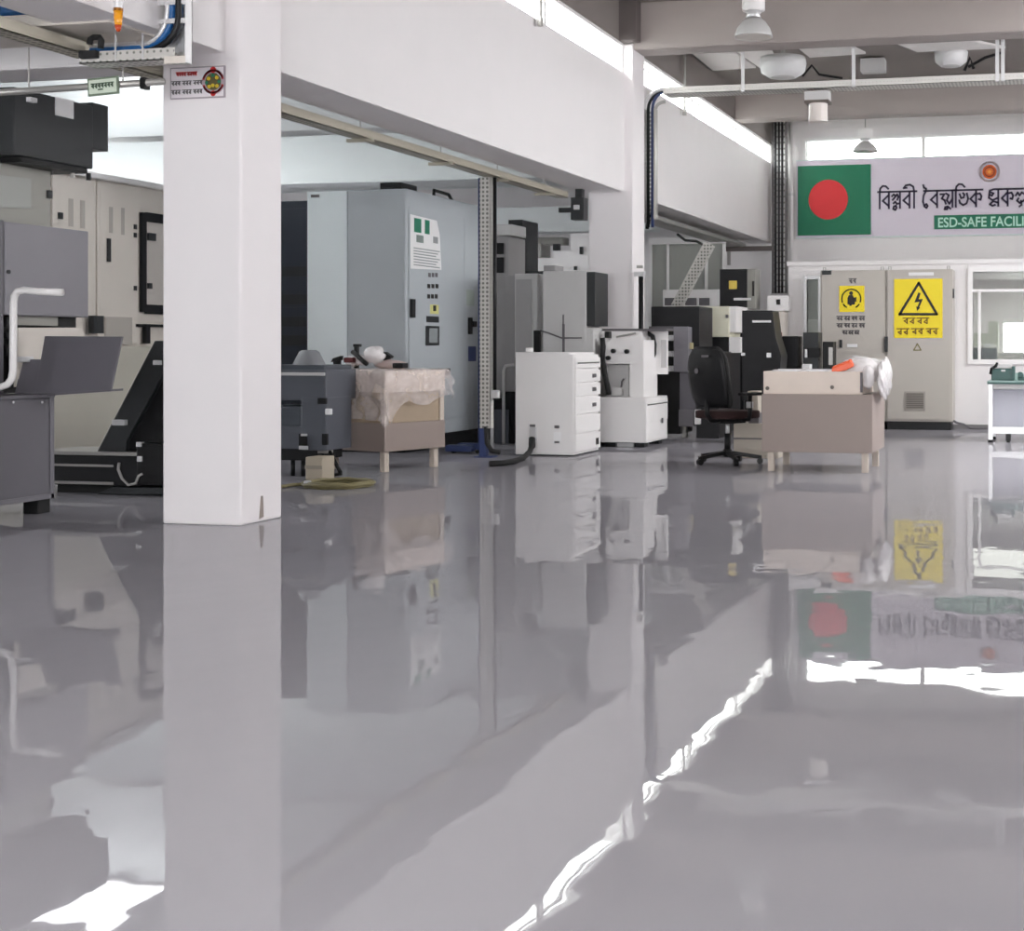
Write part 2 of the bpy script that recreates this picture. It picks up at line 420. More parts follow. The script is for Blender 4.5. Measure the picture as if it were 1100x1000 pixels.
x2 = xy(1052, YR); fr.box((x2 - .02, YR, vz0), (x2 + .02, YR + .05, zt))
fo = struct('window_5', fr, WHITEM, .004)
MB().box((vx0, YR + .03, vz0), (vx1, YR + .036, vz1)).build('pane', GLASS, fo)
fr = MB(); w = .05
fr.box((sx0 - w, YR - .02, sz0 - w), (sx1 + w, YR + .1, sz0)); fr.box((sx0 - w, YR - .02, sz1), (sx1 + w, YR + .1, sz1 + w))
fr.box((sx0 - w, YR - .02, sz0), (sx0, YR + .1, sz1)); fr.box((sx1, YR - .02, sz0), (sx1 + w, YR + .1, sz1))
fo = struct('window_6', fr, ALU, .003)
MB().box((sx0, YR + .03, sz0), (sx1, YR + .036, sz1)).build('pane', GLASS, fo)
fr = MB(); fr.box((rx0 - .05, YB - .03, rz0 - .05), (rx1 + .05, YB, rz0)); fr.box((rx0 - .05, YB - .03, rz1), (rx1 + .05, YB, rz1 + .05)); fr.box((rx0 - .05, YB - .03, rz0), (rx0, YB, rz1))
fo = struct('window_7', fr, WHITEM)
MB().box((rx0, YB + .05, rz0), (rx1, YB + .056, rz1)).build('pane', GLASS, fo)
struct('baseboard_partition', MB().box((lx, YR - .012, 0), (XR, YR, .06)), mat('grey_skirting', (120, 118, 118), .5))
# enclosing walls that the photograph never looks at, with the openings daylight comes through
wr = MB()
def holed_x(mb, X, t, y0, y1, z0, z1, holes):
    c = y0
    for a, b, lo, hi in holes:
        mb.box((X, c, z0), (X + t, a, z1)); mb.box((X, a, z0), (X + t, b, lo)); mb.box((X, a, hi), (X + t, b, z1)); c = b
    mb.box((X, c, z0), (X + t, y1, z1))
holed_x(wr, XR, .2, YN, YB, 0, ZC, [(-2, 4, 4.25, 4.6), (5, 11, 4.25, 4.6), (12, 20.3, 2.8, 4.6)])
struct('wall_right', wr, WALL)
struct('wall_front', holed(MB(), XL, XR, 0, ZC, YN - .2, .2, [(-5.0, 2.5, 0.0, 4.2)]), WALL)
wl = MB(); holed_x(wl, XL - .2, .2, YN, YB, 0, ZL + .1, [(1, 9, 1.3, 4.0), (10, 18.5, 1.3, 4.0)])
struct('wall_far_left', wl, BAYW)
# cross beams of the left bay
struct('bay_beam', MB().box((XL, YP2 + .1, 3.27), (XB, YP2 + .5, ZL)), BAYW)
ym = 12.6
struct('bay_beam', MB().box((XL, ym, 3.25), (XB, ym + .35, ZL)), BAYW)
struct('bay_beam', MB().box((XL, YP1 + .1, 3.03), (XB, YP1 + .5, zz(50, 46, YP1 + .1))), WALL)
# beige trunking soffit that butts against the bulkhead
yt = 7.3
struct('trim_trunking', MB().box((XL, yt, zz(60, 27, yt)), (XF - .12, yt + .5, zz(60, 14, yt))), CREAM)

# ------------------------------------------------------------------ camera, light, world
cam = bpy.data.cameras.new('camera'); co = bpy.data.objects.new('camera', cam); COL.objects.link(co)
co.location = (0, 0, EYE); co.rotation_euler = (PI/2, 0, TH)
cam.sensor_fit = 'HORIZONTAL'; cam.sensor_width = 36.0; cam.lens = F / 1100 * 36.0
cam.shift_x = (550 - CX) / 1100.0; cam.shift_y = -(500 - H) / 1100.0
cam.clip_end = 200
SC.camera = co
wo = bpy.data.worlds.new('sky'); SC.world = wo; wo.use_nodes = True
bg = wo.node_tree.nodes['Background']; bg.inputs[0].default_value = (0.982, 0.99, 1.0, 1); bg.inputs[1].default_value = 9.0
def area(name, loc, rot, sx, sy, power, col=(1, 1, 1)):
    l = bpy.data.lights.new(name, 'AREA'); l.shape = 'RECTANGLE'; l.size = sx; l.size_y = sy; l.energy = power; l.color = col
    o = bpy.data.objects.new(name, l); COL.objects.link(o); o.location = loc; o.rotation_euler = rot
    return o
# daylight entering at the window openings of the right wall, the far left wall, the entrance behind the camera and the added roof openings
for nm, loc, rot, sx, sy in (('portal_front', (-1.25, YN + .01, 2.1), (PI/2, 0, 0), 7.5, 4.2), ('portal_right', (XR - .01, 1, 4.42), (0, PI/2, 0), .35, 6), ('portal_right', (XR - .01, 8, 4.42), (0, PI/2, 0), .35, 6),
        ('portal_right', (XR - .01, 16.15, 3.7), (0, PI/2, 0), 1.8, 8.3), *[('portal_roof', ((h[0]+h[1])/2, (h[2]+h[3])/2, z_ - .01), (0, 0, 0), h[1]-h[0], h[3]-h[2]) for hs, z_ in ((ROOF_ADDED, ZC), (BAYR_ADDED, ZL)) for h in hs], ('portal_bay', (XL + .01, 5, 2.65), (0, -PI/2, 0), 2.7, 8), ('portal_bay', (XL + .01, 14.25, 2.65), (0, -PI/2, 0), 2.7, 8.5)):
    po = area(nm, loc, rot, sx, sy, 1); po.data.cycles.is_portal = True
area('room_fill_light', ((lx + XR) / 2 - 1, 23.2, ZR - .05), (0, 0, 0), 5, 3, 60, (1, 1, .95))  # added fill light that brightens the side room, no fixture modelled
vs = SC.view_settings; vs.view_transform = 'Standard'; vs.look = 'None'; vs.gamma = 1.0; vs.exposure = 0.27; vs.use_curve_mapping = False
SC.cycles.use_denoising = True; SC.cycles.denoising_input_passes = 'RGB_ALBEDO'
SC.cycles.max_bounces = 10; SC.cycles.diffuse_bounces = 5; SC.cycles.glossy_bounces = 5; SC.cycles.transparent_max_bounces = 16
SC.cycles.sample_clamp_indirect = 8.0
SC.cycles.caustics_reflective = False; SC.cycles.caustics_refractive = False
#PART2
# ================================================================== OVERHEAD
YT = at_x(187, H, -5.23).y                    # plane of the short link and riser on the bulkhead face
def channel(mb, p0, p1, w, h, axis):
    """an open cable tray (U section) from p0 to p1, running along x, y or z"""
    t = .006
    p0, p1 = Vector(p0), Vector(p1)
    if axis == 'y':
        mb.box((p0.x - w/2, p0.y, p0.z), (p0.x + w/2, p1.y, p0.z + t)); mb.box((p0.x - w/2, p0.y, p0.z), (p0.x - w/2 + t, p1.y, p0.z + h)); mb.box((p0.x + w/2 - t, p0.y, p0.z), (p0.x + w/2, p1.y, p0.z + h))
    elif axis == 'x':
        mb.box((p0.x, p0.y - w/2, p0.z), (p1.x, p0.y + w/2, p0.z + t)); mb.box((p0.x, p0.y - w/2, p0.z), (p1.x, p0.y - w/2 + t, p0.z + h)); mb.box((p0.x, p0.y + w/2 - t, p0.z), (p1.x, p0.y + w/2, p0.z + h))
    return mb
# long tray under the bulkhead soffit
tx, tz = -5.9, 2.93
t = thing('cable_tray', 'long perforated cable tray hung under the white bulkhead soffit', 'cable tray', (tx, 6.0, tz))
channel(MB(), (tx, 5.2, tz), (tx, 16.2, tz), .14, .075, 'y').build('tray', GALVB, t)
for y in (6.5, 9.6, 11.2, 12.8, 14.2, 15.6):
    MB().cyl((tx, y, tz + .01), (tx, y, ZB + (.25 if False else 0.12 if y < 0 else 0) + (ZL - ZB if tx < XB else 0)), .006, 8).build('hanger', STEEL, t)
    MB().box((tx - .12, y - .02, tz - .03), (tx + .12, y + .02, tz - .002)).build('bracket', GALVB, t)
m = MB(); m.tube([(tx - .02, 5.3, tz + .03), (tx - .02, 10, tz + .035), (tx - .02, 16.2, tz + .03)], .018); m.build('cable', BLACKM, t)
# dark junction block at its far end by the pillar
o = thing('junction_box', 'dark junction box where the soffit tray meets the far pillar', 'junction box', (0, 0, 0))
m = MB(); face(m, 613, 212, 627, 236, 16.3, .16); m.build('housing', CHAR, o, .004)
m = MB(); face(m, 616, 220, 622, 225, 16.28, .02); m.build('cover', ALU, o)
m = MB(); m.box((xy(617, 16.3), 16.33, zz(620, 212, 16.3)), (xy(624, 16.3), 16.43, ZB)); m.build('bracket', CHAR, o)
m = MB(); face(m, 600, 223, 613, 228, 16.36, .06); m.build('conduit', CHAR, o)
# link in front of the near pillar and the riser on the bulkhead
t = thing('cable_tray', 'galvanised tray with blue cables turning up the bulkhead left of the notice board', 'cable tray', (-5.4, YT, 3))
z0 = zz(140, 69, YT)
channel(MB(), (-5.82, YT, z0), (xy(196, YT), YT, z0), .16, .07, 'x').build('tray', GALV, t)
m = MB(); ux0, ux1 = xy(176, YT), xy(198, YT)
m.box((ux0, YT + .075, z0), (ux1, YT + .08, 3.9)); m.box((ux0, YT + .01, z0), (ux0 + .006, YT + .08, 3.9)); m.box((ux1 - .006, YT + .01, z0), (ux1, YT + .08, 3.9))
m.build('riser', ALU, t)
MB().box((XF, YT+.01, 3.35), (ux1, YT+.07, 3.39)).build('bracket', STEEL, t)
zc = zz(140, 55, YT)
xa = xy(98, YT); xr = (ux0 + ux1) / 2
for k, (mm, dx, dz, r) in enumerate(((BLUE, .035, 0, .022), (BLUE, -.004, .02, .018), (ALU, -.03, .03, .016), (BLACKM, .052, -.018, .02))):
    pts = [(xa, YT, zc + dz), (xr - .22, YT, zc + dz)]
    for a in range(0, 91, 15):
        R = .2 + dx
        pts.append((xr - .2 + R * math.sin(math.radians(a)) , YT - .02 * k * .5, zc + dz + .2 - .2 * math.cos(math.radians(a))))
    pts += [(xr + dx, YT - .01 * k, zc + .5), (xr + dx, YT - .01 * k, 3.9)]
    MB().tube(pts, r, 10).build('cable', mm, t, smooth=True)
for z in (zz(185, 24, YT), zz(185, 4, YT)):
    MB().box((ux0 - .02, YT - .035, z - .015), (ux1 + .02, YT - .022, z + .015)).build('strap', ALU, t)
for px in (134, 163):
    x = xy(px, YT); MB().box((x - .004, YT - .09, z0), (x + .004, YT - .082, z0 + .16)).build('strap', ALU, t)
m = MB(); face(m, 176, 60, 198, 68, YT - .1, .012); m.build('end_plate', CREAM, t)
# corner piece where the link meets the long tray + a black hose
o = thing('cable_hose', 'short black hose looping over the tray corner at top left', 'hose')
y = YT - .12
pts = [at_y(96, 48, y), at_y(97, 42, y), at_y(101, 40, y), at_y(107, 40, y), at_y(109, 43, y), at_y(108, 52, y)]
MB().tube(pts, .018, 10).build('hose', RUBBER, o, smooth=True)
m = MB(); m.box((xy(84, y), y, zz(90, 62, y)), (xy(102, y), y + .06, zz(90, 54, y))); m.build('clamp', RUBBER, o, .004)
# blue cable bundle lying on the trunking soffit
p = at_y(0, 11, yt + .02); q = at_y(23, 11, yt + .02)
o = thing('cable_bundle', 'blue cable bundle on the beige trunking at the top left corner', 'cable', (q.x, q.y, q.z))
m = MB(); m.tube([(p.x - .3, yt + .1, zz(0, 14, yt) + .035), (q.x - .05, yt + .1, zz(0, 14, yt) + .035)], .034, 12); m.build('sheath', BLUE, o, smooth=True)
m = MB(); m.tube([(q.x - .05, yt + .1, zz(0, 14, yt) + .035), (q.x + .03, yt + .1, zz(0, 14, yt) + .028)], .018, 10); m.build('plug', BLACK, o, smooth=True)
# grey pipe and hanging sign
yp = 7.9
o = thing('pipe', 'thin grey steel pipe running across under the bay beam', 'pipe', at_y(0, 96, yp))
zp = zz(60, 98, yp)
MB().cyl((xy(-60, yp), yp, zp), (xy(176, yp), yp, zp + .03), .022, 12).build('tube', STEEL, o, smooth=True)
for px in (31, 132):
    x = xy(px, yp); MB().cyl((x, yp, zp + .02), (x, yp, 3.05 if px > 100 else 3.2), .005, 8).build('hanger', STEEL, o)
m = MB(); face(m, 28, 104, 33, 109, yp - .03, .06); m.build('clip', ALU, o)
m = MB(); face(m, 150, 83, 155, 95, yp - .03, .06); m.build('clamp', BLACK, o)
ysg = yp - .05
o = thing('hanging_sign', 'small pale green sign hanging from the grey pipe', 'sign', at_y(110, 92, ysg))
sx, ex, lo, hi = xy(94, ysg), xy(127, ysg), zz(110, 102, ysg), zz(110, 83, ysg)
R_ = Matrix.Translation(((sx+ex)/2, ysg, (lo+hi)/2)) @ Matrix.Rotation(-.05, 4, 'Y')
hw, hh = (ex-sx)/2, (hi-lo)/2
MB().box((-hw, 0, -hh), (hw, .012, hh), R_).build('backing', mat('sage_sign_frame', (120, 134, 116), .5), o)
MB().box((-hw+.012, -.003, -hh+.012), (hw-.012, 0, hh-.012), R_).build('face', mat('pale_green_sign', (214, 226, 208), .5), o)
m = MB(); scrawl(m, -hw+.03, hw-.03, -.012, .025, -.003, 1, 3, .006); ribbon(m, [(-.03, -.02), (.0, -.02)], .008, -.003)
bmesh.ops.transform(m.bm, matrix=R_, verts=m.bm.verts); m.build('lettering', mat('dark_green_ink', (70, 92, 74), .6), o)
m = MB(); m.cyl((sx+.04, ysg, hi-.01), (sx+.04, ysg+.04, zp+.02), .004, 6); m.cyl((ex-.04, ysg, hi-.01), (ex-.04, ysg+.04, zp+.02), .004, 6); m.build('hook', STEEL, o)
# amber signal lamp on the bulkhead
ya = at_x(127, H, -5.2).y
o = thing('signal_lamp', 'amber and red signal lamp hanging in front of the white bulkhead', 'lamp', at_y(127, 0, ya))
c = at_y(127, 20, ya); k = ray(127, 20).y; px = ya / F * 1.02
c0 = Vector((c.x, c.y, 0))
def zy(v): return zz(127, v, ya)
m = MB(); m.lathe([(5.5*px, zy(9)), (5.5*px, zy(2)), (5*px, zy(-12))], c0); m.box((c.x-.015, ya-.01, zy(-12)), (c.x+.015, XF and ya+.06, zy(-9))); m.build('cap', ALU, o, smooth=False)
MB().lathe([(5.6*px, zy(12)), (5.6*px, zy(9))], c0).build('collar', mat('brass_collar', (140, 90, 30), .3, .6), o)
MB().lathe([(3.5*px, zy(28)), (4.6*px, zy(24)), (5.2*px, zy(12))], c0).build('lens', AMBER, o, smooth=True)
MB().lathe([(1.6*px, zy(34)), (3.4*px, zy(31)), (3.8*px, zy(27))], c0).build('tip', mat('red_lens', (186, 70, 30), .25), o, smooth=True)
MB().cyl((c.x, ya, zy(-11)), (c.x, ya, ZC), .008, 8).build('stem', STEEL, o)

# notice board on the near pillar
yn = YP1
o = thing('notice_board', 'white notice with red heading and round emblem on the near pillar', 'sign', (xy(213, yn), yn, zz(213, 90, yn)))
sx, ex, lo, hi = xy(184, yn), xy(242.5, yn), zz(213, 106, yn), zz(213, 72, yn)
MB().box((sx, yn - .012, lo), (ex, yn, hi)).build('frame', mat('mauve_frame', (168, 158, 164), .5), o)
MB().box((sx+.008, yn - .014, lo+.008), (ex-.008, yn - .011, hi-.008)).build('face', mat('notice_vinyl', (232, 226, 230), .45), o)
f = yn - .014; wd, ht = ex - sx, hi - lo
m = MB(); scrawl(m, sx+.12*wd, sx+.50*wd, lo+.72*ht, lo+.86*ht, f, 2, 5, .007); m.build('heading', REDI, o)
m = MB(); scrawl(m, sx+.03*wd, sx+.60*wd, lo+.42*ht, lo+.59*ht, f, 3, 6, .005); scrawl(m, sx+.03*wd, sx+.60*wd, lo+.14*ht, lo+.31*ht, f, 3, 8, .005); m.build('lettering', GINK, o)
ex_, ez = sx + .80*wd, lo + .50*ht
e = MB(); disc(e, ex_, ez, .40*ht, f, .003); em = e.build('emblem', mat('emblem_grey', (176, 160, 166), .5), o)
e = MB(); ring(e, ex_, ez, .35*ht, .012, f-.003, 15, 165); ring(e, ex_, ez, .35*ht, .012, f-.003, 200, 340); disc(e, ex_, ez+.37*ht, .02, f-.003); disc(e, ex_, ez-.37*ht, .018, f-.003); e.build('red_band', REDI, em)
e = MB(); disc(e, ex_, ez, .27*ht, f-.003, .003); e.build('disc', mat('emblem_dark', (92, 84, 50), .5), em)
e = MB()
for dx, dz in ((-.03,.02),(.028,.024),(0,-.025),(-.026,-.032),(.03,-.03)): disc(e, ex_+dx, ez+dz, .012, f-.006)
e.build('crest_pattern', mat('emblem_yellow', (206, 180, 50), .5), em)
e = MB()
for dx, dz in ((0,.04),(.045,-.002),(-.045,-.006)): disc(e, ex_+dx, ez+dz, .011, f-.006)
e.build('crest_pattern', GREENI, em)

# riser beside the far pillar and the tray across the right bay
yh = YP2 + .75
t = thing('cable_tray', 'horizontal galvanised cable tray hung across the hall below the ceiling', 'cable tray', at_y(900, 92, yh))
z0 = zz(900, 96, yh); xs = xy(716, yh)
channel(MB(), (xs, yh, z0), (1.2, yh, z0), .3, .085, 'x').build('tray', GALV, t)
for px in (801, 919, 1072, 1078):
    x = xy(px, yh); m = MB(); m.box((x-.022, yh - .16, z0 - .01), (x+.022, yh - .152, ZC)); m.build('hanger', ALU, t)
m = MB(); m.tube([(xs, yh-.04, z0+.06), (xy(798, yh), yh-.04, z0+.06)], .022); m.build('cable', BLUE, t, smooth=True)
m = MB(); m.tube([(xs, yh+.04, z0+.06), (1.1, yh+.04, z0+.06)], .02); m.build('cable', BLACKM, t, smooth=True)
m = MB(); m.tube([at_y(862, 82, yh), at_y(872, 70, yh), at_y(880, 80, yh), at_y(905, 84, yh)], .015); m.build('cable', BLACKM, t, smooth=True)
m = MB(); m.tube([at_y(1036, 76, yh), at_y(1042, 62, yh), at_y(1046, 74, yh)], .02); m.tube([at_y(1040, 72, yh), at_y(1058, 62, yh), at_y(1078, 56, yh)], .018); m.build('cable', BLACKM, t, smooth=True)
# bend and riser
xr0, xr1 = xy(693, yh), xy(706, yh)
t2 = thing('cable_riser', 'curved cable ladder dropping down the bulkhead beside the far pillar', 'cable tray', ((xr0+xr1)/2, yh, zz(700, 200, yh)))
zt, zbm = zz(700, 118, yh), zz(700, 236, yh)
m = MB()
for x in (xr0, xr1 - .02): m.box((x, yh-.1, zbm), (x+.02, yh+.02, zt))
n = 26
for i in range(n): z = zbm + (zt - zbm) * i / n; m.box((xr0, yh - .02, z), (xr1, yh + .0, z + .03))
m.build('ladder', STEEL, t2)
Rb = xs - xr0
for r, nm, mm in ((Rb, 'outer_rail', ALU), (max(.06, xs - xr1), 'inner_rail', STEEL)):
    pts = [(xs - r*math.sin(math.radians(a)), yh - .06, zt + Rb - (Rb - r) * 0 - r + r * math.cos(math.radians(a)) + (0)) for a in range(0, 91, 10)]
    pts = [(p[0], p[1], zt + r * math.cos(math.radians(a)) + (z0 + .08 - zt - Rb) * math.cos(math.radians(a))) for p, a in zip(pts, range(0, 91, 10))]
    m = MB(); m.tube(pts, .022, 8); m.build(nm, mm, t2, smooth=True)
for k, x in enumerate((.35, .7)):
    xx = xr0 + (xr1 - xr0) * x
    pts = [(xx, yh-.05, zbm - .1), (xx, yh-.05, zt)] + [(xs - (xs-xx)*math.cos(math.radians(a)), yh-.05, zt + (z0+.05-zt)*math.sin(math.radians(a))) for a in range(15, 91, 15)]
    MB().tube(pts, .02, 8).build('cable', NAVYB if k else BLACKM, t2, smooth=True)
pts = [at_y(703, 215, yh), at_y(702, 226, yh), at_y(697, 236, yh), at_y(695, 246, yh)]
MB().tube(pts, .024, 8).build('cable', BLACKM, t2, smooth=True)
# thin conduit down the pillar's corner with its clips
yc = YP2 - .03
o = thing('conduit', 'black conduit running down the corner of the far pillar', 'conduit', at_y(685, 300, yc))
x = xy(686, yc) + .03
MB().cyl((x, yc, 0), (x, yc, zz(686, 297, yc)), .03, 10).build('pipe', BLACKM, o, smooth=True)
m = MB(); m.box((x-.08, yc-.03, zz(686, 297, yc)), (x+.06, yc+.02, zz(686, 292, yc))); m.build('clip', ALU, o)
m = MB(); m.box((x-.05, yc-.02, zz(686, 288, yc)), (x+.02, yc+.02, zz(686, 285, yc))); m.build('clip', STEEL, o)
# tray beyond the far pillar: runs along the soffit, then slants down
ty = -5.75
t = thing('cable_tray', 'short grey cable tray under the soffit beyond the far pillar', 'cable tray', (ty, 20, 2.9))
channel(MB(), (ty, YP2 + .6, 2.92), (ty, 24.8, 2.92), .3, .07, 'y').build('tray', STEEL, t)
for y in (18.5, 20.5, 22.5, 24.2): MB().cyl((ty, y, 2.93), (ty, y, ZB), .007, 8).build('hanger', STEEL, t)
m = MB(); m.tube([at_x(728, 252, ty+.16), at_x(736, 258, ty+.16), at_x(748, 259, ty+.16), at_x(757, 264, ty+.16)], .02); m.build('cable', RUBBER, t, smooth=True)
yd = 19.3
t = thing('cable_chute', 'slanting galvanised cable chute dropping from the soffit to the machines', 'cable tray', at_y(740, 320, yd))
a, b = at_y(763, 262, yd), at_y(727, 330, yd)
d = (b - a).normalized(); n_ = Vector((-d.z, 0, d.x)) * .075
MB().prism([a + n_, a - n_, b - n_, b + n_], (0, .02, 0)).build('tray', GALV, t)
for s in (1, -1): MB().prism([a + n_*s, a + n_*s*.86, b + n_*s*.86, b + n_*s], (0, -.06, 0)).build('rail', GALV, t)
# strut pole with its cables
ys = at_x(521, 400, -5.95).y
o = thing('strut_pole', 'tall perforated steel pole with dark cables standing left of the drawer cabinet', 'pole', (xy(519, ys), ys, 0))
xa_, xb_ = xy(515, ys), xy(526.5, ys)
m = MB(); z0 = zz(520, 460, ys); m.box((xa_, ys, z0), (xb_, ys+.005, tz-.005)); m.box((xa_, ys, z0), (xa_+.005, ys+.09, tz-.005)); m.box((xb_-.005, ys, z0), (xb_, ys+.09, tz-.005)); m.build('channel', GALV, o)
m = MB(); m.box((xa_-.005, ys+.004, 0), (xy(522, ys), ys+.07, z0)); m.box((xa_-.05, ys-.03, 0), (xb_+.03, ys+.14, .012)); m.build('foot', NAVYB, o, .003)
x = xy(529.5, ys); m = MB(); m.cyl((x, ys+.05, .6), (x, ys+.05, tz-.005), .02, 10); m.build('cable', BLACKM, o, smooth=True)
x = xy(514, ys); m = MB(); m.cyl((x-.015, ys+.06, .1), (x-.015, ys+.06, tz-.005), .014, 10); m.build('cable', NAVYB, o, smooth=True)
pts = [at_y(522, 458, ys+.02), at_y(523, 476, ys+.02), at_y(528, 484, ys+.02), at_y(537, 486, ys+.02)]
MB().tube(pts, .026, 10).build('hose', RUBBER, o, smooth=True)
m = MB(); face(m, 527, 419, 535, 428, ys, .05); m.build('socket', ALU, o, .003)

# high bay lamps, jar lamp, air conditioners, sensor rods
def highbay(px, ytop, ycap0, ycap1, yneck, ybot, Y, wpx, label):
    k = at_y(px, H, Y); u = (at_y(px+1, H, Y).x - k.x)
    o = thing('high_bay_lamp', label, 'lamp', (k.x, Y, zz(px, ybot, Y)), group='high bay lamps')
    c = Vector((k.x, Y, 0)); Z = lambda v: zz(px, v, Y)
    w2 = wpx / 2 * u
    MB().lathe([(w2*.56, Z(ycap1)), (w2*.6, Z(ycap1-1)), (w2*.6, Z(ycap0))], c).build('ballast_housing', WHITEM, o, .004)
    MB().lathe([(w2*.42, Z(yneck)), (w2*.34, Z((yneck+ycap1)/2)), (w2*.42, Z(ycap1))], c).build('neck', ALU, o, smooth=True)
    m = MB(); m.lathe([(w2, Z(ybot)), (w2*.98, Z(ybot-2)), (w2*.86, Z(ybot-(ybot-yneck)*.45)), (w2*.62, Z(yneck+(ybot-yneck)*.2)), (w2*.42, Z(yneck))], c, 32)
    bmesh.ops.delete(m.bm, geom=[f for f in m.bm.faces if len(f.verts) > 4], context='FACES'); m.build('reflector', LGRAY, o, smooth=True, solid=.006)
    MB().lathe([(w2*.93, Z(ybot)), (w2*.93, Z(ybot-1.2))], c).build('lens', mat('frosted_lens', (214, 208, 200), .3), o)
    MB().cyl((k.x, Y, Z(ycap0)), (k.x, Y, ZC), .01, 8).build('stem', STEEL, o)
highbay(809.5, -20, -6, 12, 20, 40, 15.3, 40, 'large white high bay lamp hanging nearest at the top of the hall')
highbay(929.5, 124, 138, 149, 153, 163, 24.6, 26, 'small white high bay lamp hanging in front of the back windows')
yj = yh
o = thing('jar_lamp', 'glass jar lamp fixed under the ceiling cable tray', 'lamp', at_y(878, 110, yj))
m = MB(); face(m, 864, 97, 890, 108, yj-.1, .2); m.build('bracket', LGRAY, o, .006)
m = MB(); face(m, 864, 107, 890, 110, yj-.12, .24); m.build('base_plate', mat('brown_plate', (96, 86, 80), .5), o)
k = at_y(879, H, yj); u = at_y(880, H, yj).x - k.x
MB().lathe([(9.5*u, zz(879, 131, yj)), (10*u, zz(879, 128, yj)), (10*u, zz(879, 110, yj))], (k.x, yj, 0)).build('jar', mat('frosted_jar', (214, 206, 200), .3), o, smooth=False)
MB().lathe([(5*u, zz(879, 125, yj)), (6*u, zz(879, 115, yj)), (5.5*u, zz(879, 110, yj))], (k.x, yj, 0)).build('bulb', mat('white_bulb', (226, 220, 214), .3), o, smooth=True)
def aircon(x0, x1, y0, y1, Y, label):
    k = at_y((x0+x1)/2, H, Y); w = (xy(x1, Y) - xy(x0, Y)) / 2; zb, zt_ = zz((x0+x1)/2, y1, Y), zz((x0+x1)/2, y0, Y)
    o = thing('air_conditioner', label, 'air conditioner', (k.x, Y, zb), group='round ceiling air conditioners')
    MB().lathe([(w*.6, zb), (w*.92, zb+(zt_-zb)*.25), (w, zb+(zt_-zb)*.7), (w*.96, zt_)], (k.x, Y, 0), 32).build('body', mat('aircon_white', (226, 226, 226), .4), o, smooth=True)
    m = MB(); m.cyl((k.x, Y, zb-.008), (k.x, Y, zb+.004), w*.5, 28); m.build('grille', LGRAY, o)
    m = MB(); m.cyl((k.x, Y, zt_), (k.x, Y, ZC), .03, 10); m.build('mount', STEEL, o)
aircon(816, 866, 62, 83, 19.4, 'larger white round air conditioner above the cable tray')
aircon(1003, 1040, 52, 71, 20.6, 'smaller white round unit near the right end of the cable tray')
o = thing('ceiling_speaker', 'small pale box hanging under the roof behind the tray', 'speaker', at_y(942, 70, 20.6))
m = MB(); face(m, 924, 62, 950, 76, 20.6, .25); m.build('housing', LGRAY, o, .006)
m = MB(); k = at_y(937, 62, 20.7); m.cyl(k, (k.x, k.y, ZC), .012, 8); m.build('stem', STEEL, o)
for (px, y0, y1, X, lab) in ((580.5, -20, 28, XF + .06, 'grey sensor rod hanging before the nearer bulkhead window strip'), (735.5, 104, 124, XF + .06, 'grey sensor rod before the farther bulkhead window strip')):
    a = at_x(px, y1, X); o = thing('sensor_rod', lab, 'sensor', a)
    top = ZC if y0 < 0 else at_x(px, y0, X).z
    MB().box((X-.03, a.y-.03, a.z), (X+.02, a.y+.03, a.z+.09)).build('sensor', STEEL, o, .004)
    MB().cyl((X, a.y, a.z+.08), (X, a.y, ZC), .018, 10).build('rod', STEEL, o)
# dark cable ladder in the far corner
yl = 25.3
o = thing('cable_ladder', 'dark vertical cable ladder in the far corner left of the flag', 'cable tray', at_y(836, 315, yl))
x0, x1 = xy(829, yl), xy(845, yl); z0, z1 = zz(837, 315, yl), ZC
m = MB()
for x in (x0, x1 - .03): m.box((x, yl, z0), (x + .03, yl + .1, z1))
m.build('rails', mat('dark_ladder_steel', (110, 108, 108), .5, .3), o)
m = MB()
for i in range(30): z = z0 + (z1 - z0) * i / 30; m.box((x0, yl+.03, z), (x1, yl+.06, z+.03))
m.build('rungs', STEEL, o)
for k in range(3): MB().cyl((x0+.07+.06*k, yl+.01, z0), (x0+.07+.06*k, yl+.01, z1), .022, 8).build('cable', CHAR, o, smooth=True)
o = thing('downpipe', 'white vertical pipe on the back wall beside the flag', 'pipe', at_y(851, 285, 25.6))
x = xy(850, 25.6); MB().cyl((x, 25.6, ZR + .07), (x, 25.6, ZC), .04, 14).build('pipe', WHITEM, o, smooth=True)
m = MB(); m.box((x-.055, 25.55, 3.9), (x+.055, 25.69, 3.95)); m.build('bracket', ALU, o)

# ================================================================== BANNER
yb = YB - .06
bx0_, bx1_ = xy(855.5, yb), 2.4
zlo, zhi = zz(900, 254.5, yb), zz(900, 172, yb)
o = thing('banner', 'wide pale lilac banner with a green flag and dark script on the back wall', 'banner', (bx0_, yb, zlo))
m = MB()
m.grid(lambda u, v: Vector((bx0_ + (bx1_ - bx0_) * u, yb - .012 * math.sin(u * 9) * math.sin(v * PI) , zlo + (zhi - zlo) * v)), 40, 6)
m.build('sheet', BANW, o, solid=.006)
m = MB(); m.box((bx0_-.01, yb-.0, zhi-.01), (bx1_, YB-.004, zhi+.02)); m.box((bx0_-.01, yb, zlo-.02), (bx1_, YB-.004, zlo+.01)); m.build('batten', mat('mint_white_trim', (212, 226, 224), .5), o)
fy = yb - .02
fx0, fx1, fz0, fz1 = xy(857, fy), xy(935.5, fy), zz(896, 252.5, fy), zz(896, 177.5, fy)
fl = MB().box((fx0, fy - .004, fz0), (fx1, fy, fz1)).build('flag', FLAGG, o)
d = MB(); disc(d, fx0 + .42*(fx1-fx0), fz0 + .51*(fz1-fz0), .36, fy - .004, .003, 48); d.build('red_disc', FLAGR, fl)
ey = yb - .018
